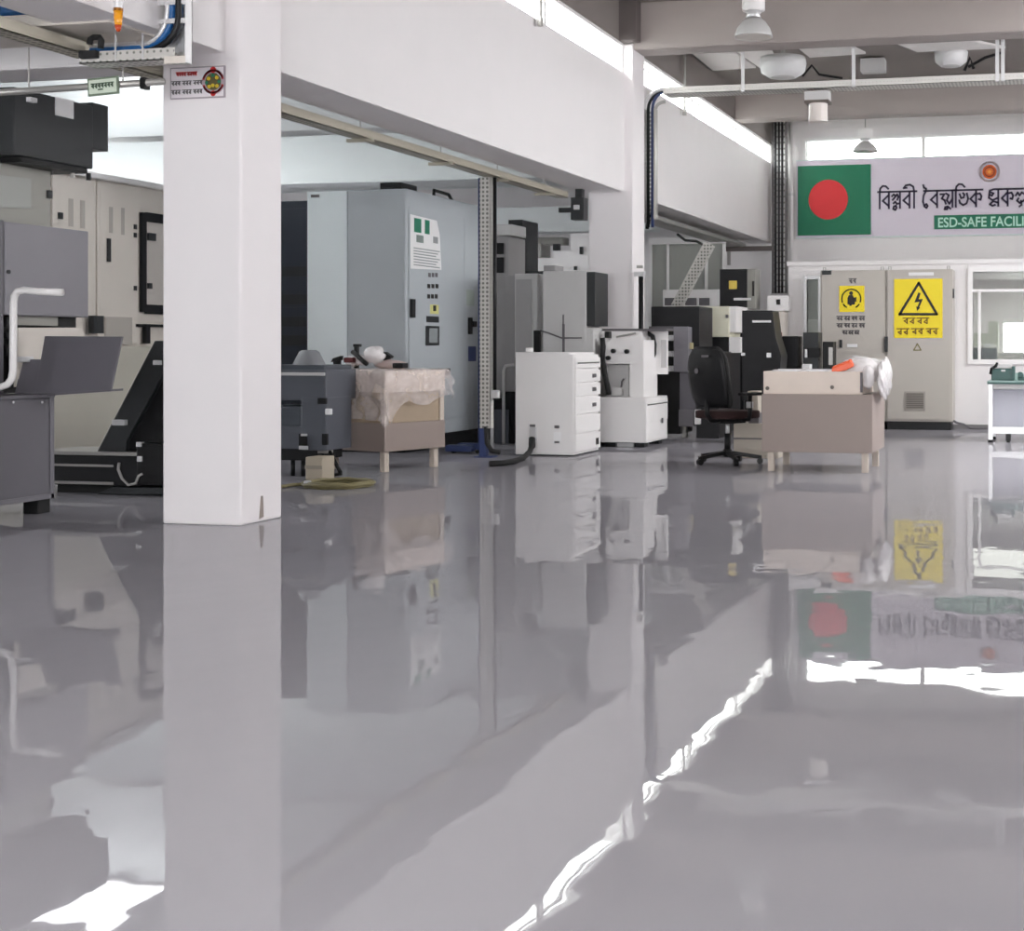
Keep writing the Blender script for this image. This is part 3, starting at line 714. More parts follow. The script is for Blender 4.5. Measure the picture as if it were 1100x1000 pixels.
k = at_y(1063, 184.5, ey); u = at_y(1064, H, ey).x - at_y(1063, H, ey).x
e = MB(); ring(e, k.x, k.z, 10.3*u, 1.6*u, ey, n=40)
eo = e.build('emblem', mat('pale_rose_print', (226, 206, 206), .5), o)
e = MB(); disc(e, k.x, k.z, 7.6*u, ey, .004); e.build('orange_disc', ORAN, eo)
e = MB(); ring(e, k.x, k.z, 5.2*u, .8*u, ey-.004, n=30); e.build('red_ring', mat('brick_ink', (150, 52, 34), .5), eo)
e = MB()
for i in range(10): a = i*PI/5; ribbon(e, [(k.x, k.z), (k.x+3.6*u*math.cos(a), k.z+3.6*u*math.sin(a))], .5*u, ey-.004)
disc(e, k.x, k.z, 1.6*u, ey-.004, .005); e.build('gold_flower', mat('gold_ink', (240, 160, 70), .5), eo)
# script headline
G = {
 'ba': (.62, [[(0,1),(.66,1)], [(.5,1),(.5,0)], [(.5,.82),(.1,.46),(.5,.14)]]),
 'i':  (.22, [[(0,1),(.3,1)], [(.12,0),(.12,1.02),(.16,1.22),(.32,1.36),(.52,1.34),(.68,1.18)]]),
 'shla': (.72, [[(0,1),(.76,1)], [(.6,1),(.6,0)], [(.08,.72),(.2,.84),(.32,.72),(.2,.58),(.12,.5)], [(.32,.72),(.42,.84),(.5,.7),(.42,.5)], [(.18,.3),(.3,.4),(.4,.26),(.6,.3)], [(.2,.1),(.34,.16),(.38,.02),(.3,-.1),(.16,-.04),(.2,.1)]]),
 'ii': (.3, [[(0,1),(.34,1)], [(.18,0),(.18,1.0),(.12,1.28),(-.1,1.4),(-.36,1.36),(-.5,1.2),(-.3,1.22)]]),
 'oi': (.46, [[(.12,1),(.5,1)], [(.24,.98),(.1,.72),(.06,.38),(.14,.08),(.28,-.02),(.36,.1),(.28,.22),(.18,.14)], [(.24,.98),(.26,1.14),(.12,1.2),(.08,1.36)]]),
 'dyu': (.95, [[(0,1),(1.0,1)], [(.08,.78),(.34,.78),(.18,.52),(.36,.42),(.44,.2)], [(.44,.82),(.62,.72),(.5,.42),(.66,.2)], [(.86,1),(.86,.0)], [(.66,.2),(.86,.5)], [(.4,.0),(.56,.04),(.52,-.12),(.36,-.12),(.4,.0)], [(.56,.04),(.74,-.1)]]),
 'ta': (.72, [[(0,1),(.76,1)], [(.14,.76),(.24,.52),(.4,.56),(.44,.72),(.36,.82)], [(.6,.8),(.68,.48),(.58,.2),(.36,.1),(.16,.24),(.12,.4)]]),
 'ka': (.84, [[(0,1),(.88,1)], [(.46,1),(.46,0)], [(.46,.82),(.1,.46),(.46,.14)], [(.46,.74),(.7,.78),(.8,.6),(.74,.4),(.62,.44)]]),
 'pra': (.78, [[(.34,1),(.82,1)], [(.66,1),(.66,0)], [(.3,.98),(.12,.92),(.1,.72),(.26,.62),(.36,.76),(.2,.82)], [(.1,.72),(.08,.5),(.3,.36),(.66,.5)], [(.66,.2),(.34,.3),(.14,.12),(.3,.02),(.46,.08)]]),
 'lpa': (.86, [[(0,1),(.9,1)], [(.76,1),(.76,0)], [(.12,.6),(.24,.78),(.36,.6),(.5,.78),(.76,.6)], [(.3,.44),(.2,.3),(.36,.16),(.56,.26),(.76,.4)], [(.44,.3),(.48,.04),(.34,-.06)]]),
}
def script(mb, words, x0, z0, hgt, w, Y, stretch=1.0, gap=.42):
    x = x0
    for wd in words:
        for g in wd:
            adv, st = G[g]
            for s in st: ribbon(mb, [(x + p[0]*hgt*stretch, z0 + p[1]*hgt) for p in s], w, Y)
            x += adv * hgt * stretch
        x += gap * hgt
    return x
yt_ = yb - .018
hz0, hz1 = zz(1020, 222.5, yt_), zz(1020, 204.5, yt_)
words_ = [('i','ba','shla','ba','ii'), ('oi','ba','dyu','i','ta','ka'), ('pra','ka','lpa')]
hh_ = hz1 - hz0
def adv(words, s): return sum(sum(G[g][0] for g in w) for w in words) * hh_ * s
mt = MB()
for wd, a, b in ((words_[0], 943, 984), (words_[1], 990.5, 1055), (words_[2], 1061, 1104)):
    x0, x1 = xy(a, yt_), xy(b, yt_)
    s = (x1 - x0) / adv([wd], 1.0)
    script(mt, [wd], x0, hz0, hh_, .033, yt_, s)
x = xy(1111, yt_); ribbon(mt, [(x, hz0+.5*hh_), (x+.18, hz0+.5*hh_)], .03, yt_)
mt.build('script_lettering', BANB, o)
gx0, gz0, gz1 = xy(1003.5, yt_), zz(1050, 245.5, yt_), zz(1050, 230.5, yt_)
gs = MB().box((gx0, yt_-.004, gz0), (gx0 + 2.75, yt_, gz1)).build('green_strip', GREENI, o)
letters('ESD-SAFE FACILITY', (gz1-gz0)*.98, (gx0+.07, yt_-.005, gz0+(gz1-gz0)*.15), MINT, 'lettering', gs, .002, xy(1116, yt_) - xy(1007, yt_))

# ceiling light of the left bay
lc = Vector((-9.1, 11.98, ZL))
o = thing('ceiling_light', 'square lit panel in the left bay ceiling seen only as a bright floor reflection', 'ceiling light', (lc.x, lc.y, ZL))
m = MB()
for a, b in (((-.6, -.6), (.6, -.54)), ((-.6, .54), (.6, .6)), ((-.6, -.54), (-.54, .54)), ((.54, -.54), (.6, .54))): m.box((lc.x+a[0], lc.y+a[1], ZL-.05), (lc.x+b[0], lc.y+b[1], ZL))
m.build('frame', WHITEM, o)
MB().box((lc.x-.54, lc.y-.54, ZL-.03), (lc.x+.54, lc.y+.54, ZL-.02)).build('diffuser', emis('lit_diffuser', (250, 252, 255), 5.0), o)
# ================================================================== LEFT: MACHINING CENTRE AT THE FRAME EDGE
XA = -6.91
ya1 = at_x(57, H, XA).y; ya0 = ya1 - 1.3
o = thing('machining_centre', 'dark grey machining centre at the left edge with a bent white handle', 'machine', (XA - .8, (ya0+ya1)/2, 0))
m = MB(); m.box((XA-1.5, ya0, .1), (XA, ya1, .80)); b = m.build('base_cabinet', DGRAY, o, .008)
m = MB(); m.box((XA, ya1-.035, .1), (XA+.012, ya1, .82)); m.box((XA, ya0, .10), (XA+.012, ya1, .135)); m.build('edge_trim', mat('grey_trim_paint', (112, 110, 116), .42), b, .003)
m = MB(); m.box((XA-1.5, ya0-.02, .80), (XA+.01, ya1+.01, .825)); m.build('ledge', DGRAY, o, .004)
for px in (14, 45):
    p = at_x(px, 432, XA+.012); MB().cyl(p, p+Vector((.006, 0, 0)), .008, 8).build('screw', ALU, b)
for px in (42, -30):
    p = at_x(px, H, XA-.06); MB().box((p.x-.08, p.y-.06, 0), (p.x+.04, p.y+.06, .1)).build('foot', BLACK, o, .004)
XU = -7.5
yu1 = at_x(55, H, XU).y
m = MB(); m.box((XU-1.0, ya0, .825), (XU, yu1, 2.5)); u = m.build('column', WARMG, o, .01)
m = MB(); m.prism([at_x(-20, 186, XU+.002), at_x(32, 192, XU+.002), at_x(32, 224, XU+.002), at_x(-20, 222, XU+.002)], (.012, 0, 0)); m.build('window', mat('glass_reflection_grey', (168, 170, 166), .12), u)  # reflection on the glass put into its pale grey colour
m = MB(); p = at_x(53, 209, XU); m.box((XU, p.y-.03, p.z-.03), (XU+.02, p.y+.01, p.z+.03)); m.build('hinge', CHAR, u)
XH = -7.2
y5, y95 = at_x(6, H, XH).y, at_x(95, H, XH).y
zt_, zb_ = at_x(6, 238, XH).z, at_x(95, 341, XH).z
m = MB(); m.box((XH-.28, y5, zb_), (XH, y95, zt_)); h = m.build('hood', MGRAY, o, .006)
m = MB(); m.box((XH-.3, ya0, .825), (XH-.01, y5-.005, zt_+.01)); m.build('sliding_door', DGRAY, o, .006)
m = MB(); p = at_x(8.5, 292, XH); m.cyl(p, p+Vector((.012, 0, 0)), .014, 12); m.build('lock', CHAR, h)
m = MB(); p, q = at_x(20, 331, XH-.03), at_x(66, 350, XH-.03); m.box((XH-.26, p.y, q.z), (XH-.06, q.y, zb_)); m.build('inner_panel', WARMG, o)
m = MB(); p, q = at_x(66, 340, XH-.03), at_x(96, 378, XH-.03); m.box((XH-.27, y5, .825), (XH-.1, y95-.01, zb_)); m.build('work_area', BLACK, o)
XP = XH - .02
p0, p1 = at_x(20, 352, XP), at_x(90.5, 352, XP); zl = .87; r = .06
pts = [(XP, p0.y, zl), (XP, p1.y, zl)] + [(XP, p1.y - r + r*math.cos(math.radians(a)), p1.z - r + r*math.sin(math.radians(a))) for a in range(0, 91, 15)] + [(XP, p0.y, p0.z)]
MB().prism(pts, (-.04, 0, 0)).build('splash_panel', CREAM, o)
m = MB(); p = at_x(24, 386, XP+.03); m.box((XP, p.y-.02, p.z-.02), (XP+.05, p.y+.09, p.z+.02)); m.build('latch', ALU, o, .004)
for i, (v0, v1) in enumerate(((340, 352), (357, 364), (370, 382))):
    p, q = at_x(8, v0, XP+.01), at_x(15, v1, XP+.01); MB().box((XP-.05, p.y, q.z), (XP+.01, q.y, p.z)).build('switch_block', BLACK, o, .004)
# slanting side table and handle
yq = ya1 + .04
q4 = [at_y(48, 361, yq+.10), at_y(131, 361.5, yq+.10), at_y(119, 418, yq-.04), at_y(37, 423.5, yq-.04)]
m = MB(); m.prism(q4, (0, .02, 0)); m.build('slanting_tray', DGRAY, o, .003)
m = MB(); m.prism([q4[3], q4[2], q4[2]+Vector((-.02, .16, 0)), q4[3]+Vector((0, .16, 0))], (0, 0, -.015)); m.build('tray_bottom', DGRAY, o)
m = MB(); m.prism([q4[3]+Vector((0,.02,0)), q4[3]+Vector((-.16, .0, 0)), at_y(24, 386, yq+.05), at_y(43, 386, yq+.06)], (0, .015, 0)); m.build('tray_side', DGRAY, o)
yhd = at_x(30, H, XA+.16).y
P = lambda u, v: at_y(u, v, yhd)
pts = [P(67, 314), P(40, 313), P(26, 311.5), P(19, 313), P(15.5, 318), P(14.5, 326), P(14.3, 360), P(14, 398), P(12.5, 407), P(8, 413), P(0, 416), P(-30, 417)]
MB().tube(pts, .024, 14).build('handle', WHITEM, o, smooth=True)
# black overhead box on the column
XK = -7.3
k0, k1, k2 = at_x(15, H, XK).y, at_x(100, H, XK).y, at_x(117, H, XK).y
z1 = at_x(15, 93, XK).z; z0 = at_x(15, 166, XK).z
m = MB(); m.box((XK-.9, k0, z0), (XK, k1, z1)); kb = m.build('top_box', CHAR, o, .008)
m = MB(); m.box((XK-.8, k1, at_x(112, 162, XK).z), (XK-.005, k2, at_x(105, 111, XK).z)); m.build('end_box', CHAR, o, .006)
m = MB(); m.box((XK-.7, k0+.1, z0-.04), (XK-.02, k1-.04, z0)); m.build('underplate', BLACK, o)
a, b = at_x(59, 102, XK), at_x(78.5, 128, XK)
m = MB(); m.box((XK, a.y, b.z), (XK+.006, b.y, a.z-.01)); m.build('notice', PAPER, kb)
for px in (78, 95):
    p = at_x(px, 181, XK-.1); MB().cyl((p.x, p.y, z0-.02), (p.x, p.y, z0-.075), .018, 10).build('foot_stud', STEEL if px == 78 else BLACK, o)

# ------------------------------------------------------------------ cream machine behind
XC_ = -9.5
yc0 = at_x(55, H, XC_).y; yc1 = yc0 + 2.5
zt_ = at_x(57.6, 184, XC_).z; zm = at_x(140, 372, XC_).z
o = thing('machine_enclosure', 'tall cream machine enclosure with a black framed window behind the near pillar', 'machine', (XC_-.6, (yc0+yc1)/2, 0))
m = MB(); m.box((XC_-1.3, yc0, zm), (XC_-.02, yc1, zt_)); body = m.build('body', CREAM, o, .01)
m = MB(); m.box((XC_-1.3, yc0-.02, zt_), (XC_+.02, yc1, zt_+.06)); m.build('roof_trim', WHITEM, o, .006)
m = MB(); m.box((XC_-1.3, yc0, .06), (XC_+.03, yc1, zm)); m.build('lower_body', mat('beige_machine_paint', (190, 186, 174), .45), o, .01)
m = MB(); m.box((XC_-1.2, yc0+.05, 0), (XC_-.05, yc1, .06)); m.build('plinth', BLACKM, o)
def plate(mb, x0, y0, x1, y1, X, t):
    a, b = at_x(x0, y0, X), at_x(x1, H, X)
    mb.box((X, a.y, at_x(x0, y1, X).z), (X+t, b.y, a.z)); return mb
y104 = at_x(104, H, XC_).y; y150 = at_x(149, H, XC_).y
MB().box((XC_-.02, yc0+.02, zm+.03), (XC_, y104-.01, zt_-.02)).build('panel', CREAM, o, .006)
MB().box((XC_-.02, y104+.01, zm+.03), (XC_, y150-.01, zt_-.02)).build('panel', CREAM, o, .006)
slotm = mat('vent_slot_paint', (178, 172, 164), .5)
for x0, y0, x1, y1 in ((73.5, 213, 78.5, 243), (86, 215, 91, 245), (117, 222, 121, 250), (130, 223, 133.5, 252)):
    plate(MB(), x0, y0, x1, y1, XC_, .004).build('vent', slotm, o)
plate(MB(), 114.5, 256, 117.5, 281, XC_, .02).build('handle', CHAR, o)
plate(MB(), 62, 228, 66, 235, XC_, .02).build('latch', CHAR, o)
for v in (241, 250, 307): plate(MB(), 143.5, v, 146, v+5, XC_, .015).build('hinge', CHAR, o)
d = plate(MB(), 150, 229, 200, 335, XC_-.01, .03)
d = MB()
for (x0, y0, x1, y1) in ((150, 228, 155, 335), (155, 228, 215, 238), (155, 327, 215, 337)): plate(d, x0, y0, x1, y1, XC_-.01, .03)
dr = d.build('window_frame', BLACKM, o)
plate(MB(), 155, 237.5, 215, 328, XC_-.008, .01).build('glass', mat('pale_machine_glass', (196, 190, 184), .15), dr)
plate(MB(), 158, 250, 166, 258, XC_+.004, .02).build('latch', CHAR, dr); plate(MB(), 158, 304, 162, 310, XC_+.004, .02).build('latch', CHAR, dr)
plate(MB(), 112, 340, 141, 370, XC_, .012).build('louvre', slotm, o)
plate(MB(), 95, 339, 106, 358, XC_+.04, .06).build('bracket', CHAR, o)
m = MB(); plate(m, 146, 348, 180, 351, XC_, .03); plate(m, 153, 348, 158, 369, XC_, .04); m.build('pull_bar', BLACKM, o)

# ------------------------------------------------------------------ black chip conveyor
yv = 9.85
o = thing('chip_conveyor', 'black inclined chip conveyor low on the floor left of the near pillar', 'conveyor', (xy(110, yv), yv+.2, 0))
m = MB(); m.box((xy(40, yv), yv, zz(90, 521, yv)), (xy(150, yv), yv+.5, zz(100, 489, yv))); m.build('trough', BLACKM, o, .006)
m = MB(); m.box((xy(40, yv), yv-.02, zz(100, 489, yv)), (xy(151, yv), yv+.5, zz(100, 485, yv))); m.build('rim', STEEL, o, .004)
m = MB(); m.box((xy(40, yv), yv-.012, zz(90, 501, yv)), (xy(122, yv), yv, zz(90, 498.5, yv))); m.build('rail', STEEL, o)
m = MB(); m.box((xy(40, yv), yv-.012, zz(90, 520, yv)), (xy(122, yv), yv, zz(90, 517, yv))); m.build('rail', STEEL, o)
q = [at_y(104, 485, yv+.03), at_y(166, 366, yv+.03), at_y(215, 366, yv+.03), at_y(215, 372, yv+.03), at_y(178, 396, yv+.03), at_y(135, 475, yv+.03), at_y(135, 485, yv+.03)]
MB().prism(q, (0, .42, 0)).build('incline', CHAR, o, .006)
q = [at_y(137, 472, yv+.08), at_y(178, 398, yv+.08), at_y(215, 380, yv+.08), at_y(215, 480, yv+.08), at_y(137, 484, yv+.08)]
MB().prism(q, (0, .3, 0)).build('guard', BLACK, o)
m = MB(); m.box((xy(150, yv), yv-.04, zz(160, 521, yv)), (xy(205, yv), yv+.5, zz(160, 476, yv))); m.build('drive_box', BLACK, o, .008)
m = MB(); m.box((xy(57, yv), yv+.05, 0), (xy(140, yv), yv+.45, zz(90, 521, yv))); m.build('skid', BLACK, o)
m = MB(); m.prism([at_y(104, 531, yv-.06), at_y(118, 524, yv-.06), at_y(205, 524, yv-.06), at_y(205, 531, yv-.06)], (0, .5, 0)); m.build('foot_plate', CHAR, o, .003)
for x0, y0, x1, y1 in ((120, 451, 133, 457), (146, 475, 151, 480), (147, 490, 152, 496), (164, 387, 170, 392)):
    m = MB(); face(m, x0, y0, x1, y1, yv-.055, .05); m.build('clip', ALU, o, .003)
pts = [at_y(u, v, yv-.07) for u, v in ((128, 497), (127, 504), (131, 514), (138, 521), (146, 519), (149, 511), (153, 509))]
MB().tube(pts, .011, 8).build('cord', mat('pale_cord', (150, 148, 146), .5), o, smooth=True)

# ================================================================== MIDDLE: BIG GREY ENCLOSURE AND ITS NEIGHBOURS
YE = 14.39; XE = -7.03
xe0 = xy(331, YE); ye1 = at_x(531, H, XE).y; ze = zz(400, 203.5, YE)
o = thing('dark_rack', 'dark navy rack beside the pale blue panel right of the near pillar', 'rack', (xy(310, YE+.2), YE+.4, 0))
m = MB(); m.box((xy(285, YE+.2), YE+.2, 0), (xe0-.02, YE+1.0, zz(310, 216, YE+.2))); m.build('body', NAVY, o, .008)
m = MB(); face(m, 300, 224, 329, 330, YE+.19, .012); m.build('door', NAVY, o, .004)
for v in (286, 316, 340, 360):
    m = MB(); face(m, 302, v, 329, v+11, YE+.185, .02); m.build('drawer', CHAR, o, .003)  # strips coloured to stand in for reflections on the rack's glass
o = thing('electrical_enclosure', 'large blue grey electrical enclosure with a pale side panel and taped notice', 'enclosure', ((xe0+XE)/2, (YE+ye1)/2, 0))
m = MB(); m.box((xe0, YE, .16), (XE, ye1, ze)); eb = m.build('body', BLGRAY, o, .01)
m = MB(); m.box((xe0+.03, YE+.05, 0), (XE-.04, ye1-.03, .16)); m.build('plinth', BLACKM, o)
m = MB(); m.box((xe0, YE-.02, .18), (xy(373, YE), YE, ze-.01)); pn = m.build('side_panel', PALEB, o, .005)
m = MB(); face(m, 334, 209, 343, 212, YE-.022, .004); m.build('name_plate', GINK, pn)
m = MB(); m.box((xy(374.5, YE), YE-.012, .18), (XE-.01, YE, ze-.01)); m.build('front_panel', BLGRAY, o, .004)
zd = at_x(437, 221, XE).z
y0, y1, y2 = at_x(438.5, H, XE).y, at_x(497, H, XE).y, at_x(529, H, XE).y
m = MB(); m.box((XE, y0, .34), (XE+.018, y1, zd)); dr = m.build('door', BLGRAY, o, .005); dr['label'] = 'near door with the taped notice'
m = MB(); m.box((XE, y1+.02, .34), (XE+.018, y2, zd)); d2 = m.build('door', BLGRAY, o, .005)
XD = XE + .018
def dplate(name, x0, y0_, x1, y1_, t, mt, par, bev=0, X=None):
    return plate(MB(), x0, y0_, x1, y1_, XD if X is None else X, t).build(name, mt, par, bev)
a, b = at_x(440.5, 230, XD), at_x(474, 290, XD); c = at_x(469, 237, XD); e = at_x(441, 288.5, XD)
no = MB().prism([a, c, at_x(472, 252, XD), b, e], (.004, 0, 0)).build('notice', PAPER, dr)
for x0, y0_, x1, y1_, mm in ((444.5, 234, 452, 249, GREENI), (456, 236, 461, 251, GREENI), (447, 252, 454.5, 260, mat('grey_green_ink', (128, 140, 136), .6)), (465, 254, 470, 261, mat('grey_ink_pale', (150, 152, 154), .6))):
    dplate('printed_mark', x0, y0_, x1, y1_, .006, mm, no)
m = MB()
for i in range(7):
    v = 266 + i*3; a = at_x(444, v, XD); b = at_x(472 - (i % 3)*2, v, XD); m.box((XD+.004, a.y, a.z-.008), (XD+.0058, b.y, a.z+.004))
m.build('lettering', mat('grey_print', (150, 152, 156), .6), no)
for v, mm, x0, x1 in ((293, GINK, 460, 471), (305, INK, 459, 472), (316, INK, 459, 471)):
    for k in range(3): dplate('printed_mark', x0 + (x1-x0)*k/3, v, x0 + (x1-x0)*(k+.7)/3, v+4.5, .004, mm, dr)
y_ = dplate('warning_sticker', 462, 327, 471, 337, .004, mat('pale_yellow_sticker', (214, 212, 140), .5), dr)
dplate('lock', 465, 328, 468, 334, .006, INK, y_)
dplate('name_plate', 458, 339.5, 471, 346, .006, CHAR, dr)
sc_ = dplate('display_frame', 457, 350, 471, 371, .012, CHAR, dr, .003)
dplate('display', 460, 352.5, 469, 368, .014, mat('display_grey', (150, 156, 158), .2), sc_)
dplate('handle', 440, 321, 443.5, 341, .035, BLACKM, dr, .005)
dplate('vent_plate', 472, 396, 483, 403, .008, BLACKM, dr)
dplate('handle', 502.5, 341, 505, 359, .035, BLACKM, d2, .004); dplate('handle_grip', 505, 345, 508.5, 351, .05, BLACKM, d2, .004)
dplate('name_plate', 501, 311, 509, 328, .006, mat('pale_label_green', (170, 180, 172), .5), d2)
dplate('warning_sticker', 503, 372, 511, 388, .004, NAVYB, d2)
m = MB(); face(m, 408, 196, 431, 203.5, YE+.4, .4); m.build('cable_gland', BLACKM, o, .006)
m = MB(); m.tube([(xy(466, YE+.9), YE+.9, ze), (xy(466, YE+.9), YE+.9, ze+.08), (xy(482, YE+1.2), YE+1.2, ze+.06), (xy(486, YE+1.4), YE+1.4, ze)], .02); m.build('cable', BLACKM, o, smooth=True)

# blue pallet frame low behind the crate table
o = thing('pallet_jack', 'low dark blue steel frame on the floor behind the plastic covered table', 'pallet truck', at_z(490, 485))
p = at_z(478, 487); q = at_z(514, 487)
m = MB(); m.box((p.x, p.y, .02), (q.x-.06, p.y+.12, .09)); m.build('fork', NAVYB, o, .01)
m = MB(); m.box((p.x, p.y+.32, .02), (q.x-.06, p.y+.44, .09)); m.build('fork', NAVYB, o, .01)
m = MB(); m.box((p.x+.05, p.y+.1, .03), (p.x+.12, p.y+.34, .08)); m.build('cross_bar', NAVYB, o, .01)
for dx in (.08, .36):
    MB().cyl((p.x+dx, p.y+.03, .02), (p.x+dx, p.y+.09, .02), .02, 12).build('wheel', RUBBER, o)

# cabinets between the strut pole and the far pillar
Y = 16.1
o = thing('grey_cabinet', 'mid grey machine cabinet just right of the strut pole', 'cabinet', (xy(553, Y), Y+.3, 0))
m = MB(); m.box((xy(531, Y), Y, .62), (xy(553.5, Y), Y+.7, zz(550, 296, Y))); m.build('side_body', mat('cabinet_grey', (150, 148, 148), .45), o, .008)
m = MB(); m.box((xy(553.5, Y), Y-.02, zz(560, 384, Y)), (xy(578, Y), Y+.7, zz(560, 294, Y))); m.build('door_body', LGRAY, o, .008)
m = MB(); face(m, 554, 300, 571, 380, Y-.03, .012); m.build('door', mat('cabinet_grey_light', (172, 170, 170), .45), o, .004)
m = MB(); m.box((xy(529.5, Y), Y+.02, 0), (xy(578, Y), Y+.68, .62)); m.build('base', BLACKM, o, .006)
m = MB(); face(m, 527.5, 333, 531.5, 366, Y-.0, .06); m.build('handle', BLACK, o, .004)
m = MB(); face(m, 531, 440, 546, 478, Y-.02, .03); m.build('lower_panel', SLATE, o, .004)
m = MB(); face(m, 573, 355, 579.5, 378, Y-.06, .05); m.build('black_box', BLACKM, o, .004)
m = MB(); y = Y - .12; m.tube([at_y(541, 480, y), at_y(541, 398, y), at_y(543, 393, y), at_y(552, 392, y)], .02, 10); m.build('pipe', LGRAY, o, smooth=True)
m = MB(); face(m, 527, 420, 536, 428, Y-.1, .08); m.build('bracket', ALU, o, .003)
Y = 15.75
o = thing('tall_cabinet', 'tall grey cabinet with a black edge strip in front of the far pillar', 'cabinet', (xy(610, Y), Y+.3, 0))
m = MB(); m.box((xy(583, Y), Y, .1), (xy(629.5, Y), Y+.6, zz(606, 291, Y))); m.build('body', LGRAY, o, .008)
m = MB(); m.box((xy(629.5, Y), Y+.02, zz(634, 350, Y)), (xy(638.5, Y), Y+.5, zz(634, 292, Y))); m.build('edge_strip', CHAR, o, .004)
m = MB(); m.box((xy(629.5, Y), Y+.01, .1), (xy(637, Y), Y+.5, zz(634, 352, Y))); m.build('lower_strip', LGRAY, o, .004)
m = MB(); m.box((xy(585, Y), Y+.03, 0), (xy(636, Y), Y+.55, .1)); m.build('plinth', BLACKM, o)
m = MB(); face(m, 604.3, 338, 605.5, 385, Y-.006, .01); m.build('door_seam', GINK, o)
m = MB(); face(m, 604, 348, 606, 378, Y-.02, .02); m.build('handle', GINK, o)
m = MB(); m.tube([at_y(580, 355, Y-.03), at_y(590, 358, Y-.03), at_y(603, 363, Y-.03), at_y(625, 363, Y-.03)], .009, 8); m.build('cable', GINK, o, smooth=True)
m = MB(); face(m, 584, 285, 596, 291, Y+.1, .3); m.build('top_box', mat('cabinet_grey', (150, 148, 148), .45), o, .004)

Y = 18.4
o = thing('charcoal_cabinet', 'tall charcoal cabinet standing behind the grey cabinets', 'cabinet', (xy(555, Y), Y+.3, 0))
m = MB(); m.box((xy(546, Y), Y, 0), (xy(561, Y), Y+.6, zz(553, 236, Y))); m.build('body', CHAR, o, .008)
m = MB(); m.box((xy(561, Y), Y+.05, 0), (xy(586, Y), Y+.6, zz(570, 291, Y))); m.build('low_wing', CHAR, o, .008)
m = MB(); face(m, 547.5, 240, 559, 330, Y-.012, .012); m.build('door', CHAR, o, .004)
Y = 17.6
o = thing('window_cabinet', 'grey cabinet with two small black windows behind the strut pole', 'cabinet', (xy(540, Y), Y+.3, 0))
m = MB(); m.box((xy(530, Y), Y, 0), (xy(546, Y), Y+.6, zz(538, 254, Y))); m.build('body', mat('cabinet_grey', (150, 148, 148), .45), o, .006)
for v in ((261, 273), (276.5, 293)):
    m = MB(); face(m, 532, v[0], 541, v[1], Y-.012, .02); m.build('pane', BLACKM, o)
m = MB(); face(m, 530, 241, 550, 253, Y+.1, .5); m.build('top_unit', LGRAY, o, .006)
Y = 20.6
o = thing('white_machine', 'white stepped machine standing in the left bay beyond the far pillar', 'machine', (xy(600, Y), Y+.5, 0))
m = MB(); m.box((xy(560, Y), Y, 0), (xy(632, Y), Y+1.0, zz(590, 277, Y))); m.build('body', WHITEM, o, .01)
m = MB(); m.box((xy(594, Y), Y+.02, zz(610, 277, Y)), (xy(632, Y), Y+1.0, zz(610, 269, Y))); m.build('step', WHITEM, o, .01)
m = MB(); m.box((xy(612, Y), Y+.04, zz(610, 269, Y)), (xy(632, Y), Y+1.0, zz(615, 250, Y))); m.build('upper_step', WHITEM, o, .01)
for u, v0, v1 in ((624, 265, 273), (618, 286, 290)):
    m = MB(); face(m, u-1.5, v0, u+1.5, v1, Y-.03, .05); m.build('knob', CHAR, o)
Y = 22.6
struct('trim_lintel', MB().box((XL, Y, zz(590, 249, Y)), (xy(700, Y), Y+.5, zz(590, 222, Y))), BAYW)
m = MB(); face(m, 560, 255, 605, 263, 24.5, .3); struct('bay_cabinet_wall', m, WARMG)
o = thing('dark_shelf', 'dark low shelf unit deep in the left bay behind the white machine', 'shelf', at_y(567, 274, 22))
m = MB(); m.box((xy(552, 22), 22, 0), (xy(578, 22), 22.4, zz(567, 268, 22))); m.build('body', CHAR, o)
m = MB(); m.box((xy(576, 22), 21.95, 0), (xy(582, 22), 22.4, zz(567, 262, 22))); m.build('post', STEEL, o)
m = MB(); face(m, 594, 262, 600, 269, 22, .1); m.box((xy(596, 22), 22.02, 0), (xy(598, 22), 22.08, zz(596, 268, 22))); m.build('gauge_stand', CHAR, o)

# ------------------------------------------------------------------ white drawer cabinet
Yk = 14.33; xk0, xk1 = xy(553.5, Yk), xy(616, Yk); yk1 = at_x(643, H, xk1).y
zt_ = zz(616, 381, Yk); zb_ = zz(616, 489, Yk)
o = thing('drawer_cabinet', 'white drawer cabinet on castors with a black cable plugged in its side', 'cabinet', ((xk0+xk1)/2, (Yk+yk1)/2, 0))
cb = MB().box((xk0, Yk, zb_), (xk1, yk1, zt_)).build('body', WHITEM, o, .008)
m = MB(); m.box((xk0, Yk, zt_), (xk1-.05, yk1, zt_+.025)); m.build('top', WHITEM, o, .006)
m = MB(); face(m, 564.5, 373.5, 570, 378, Yk+.1, .08); m.build('bracket', WHITEM, o, .003)
zs = [at_x(616, v, xk1).z for v in (383, 397, 412, 427, 446.5, 467, 487)]
for i in range(6):
    d = MB().box((xk1, Yk+.012, zs[i+1]+.011), (xk1+.026, yk1-.01, zs[i]-.011)).build('drawer', WHITEM, o, .004)
    if i == 0: MB().box((xk1+.022, Yk+.06, zs[1]+.06), (xk1+.03, yk1-.06, zs[1]+.075)).build('handle', GINK, d)
    elif i in (1, 2, 3):
        y = yk1 - .24; MB().box((xk1+.022, y-.05, (zs[i]+zs[i+1])/2-.02), (xk1+.04, y+.05, (zs[i]+zs[i+1])/2+.02)).build('pull', GINK, d, .004)
    elif i == 5: MB().box((xk1+.022, yk1-.17, zs[6]+.05), (xk1+.03, yk1-.08, zs[6]+.12)).build('lock_plate', INK, d)
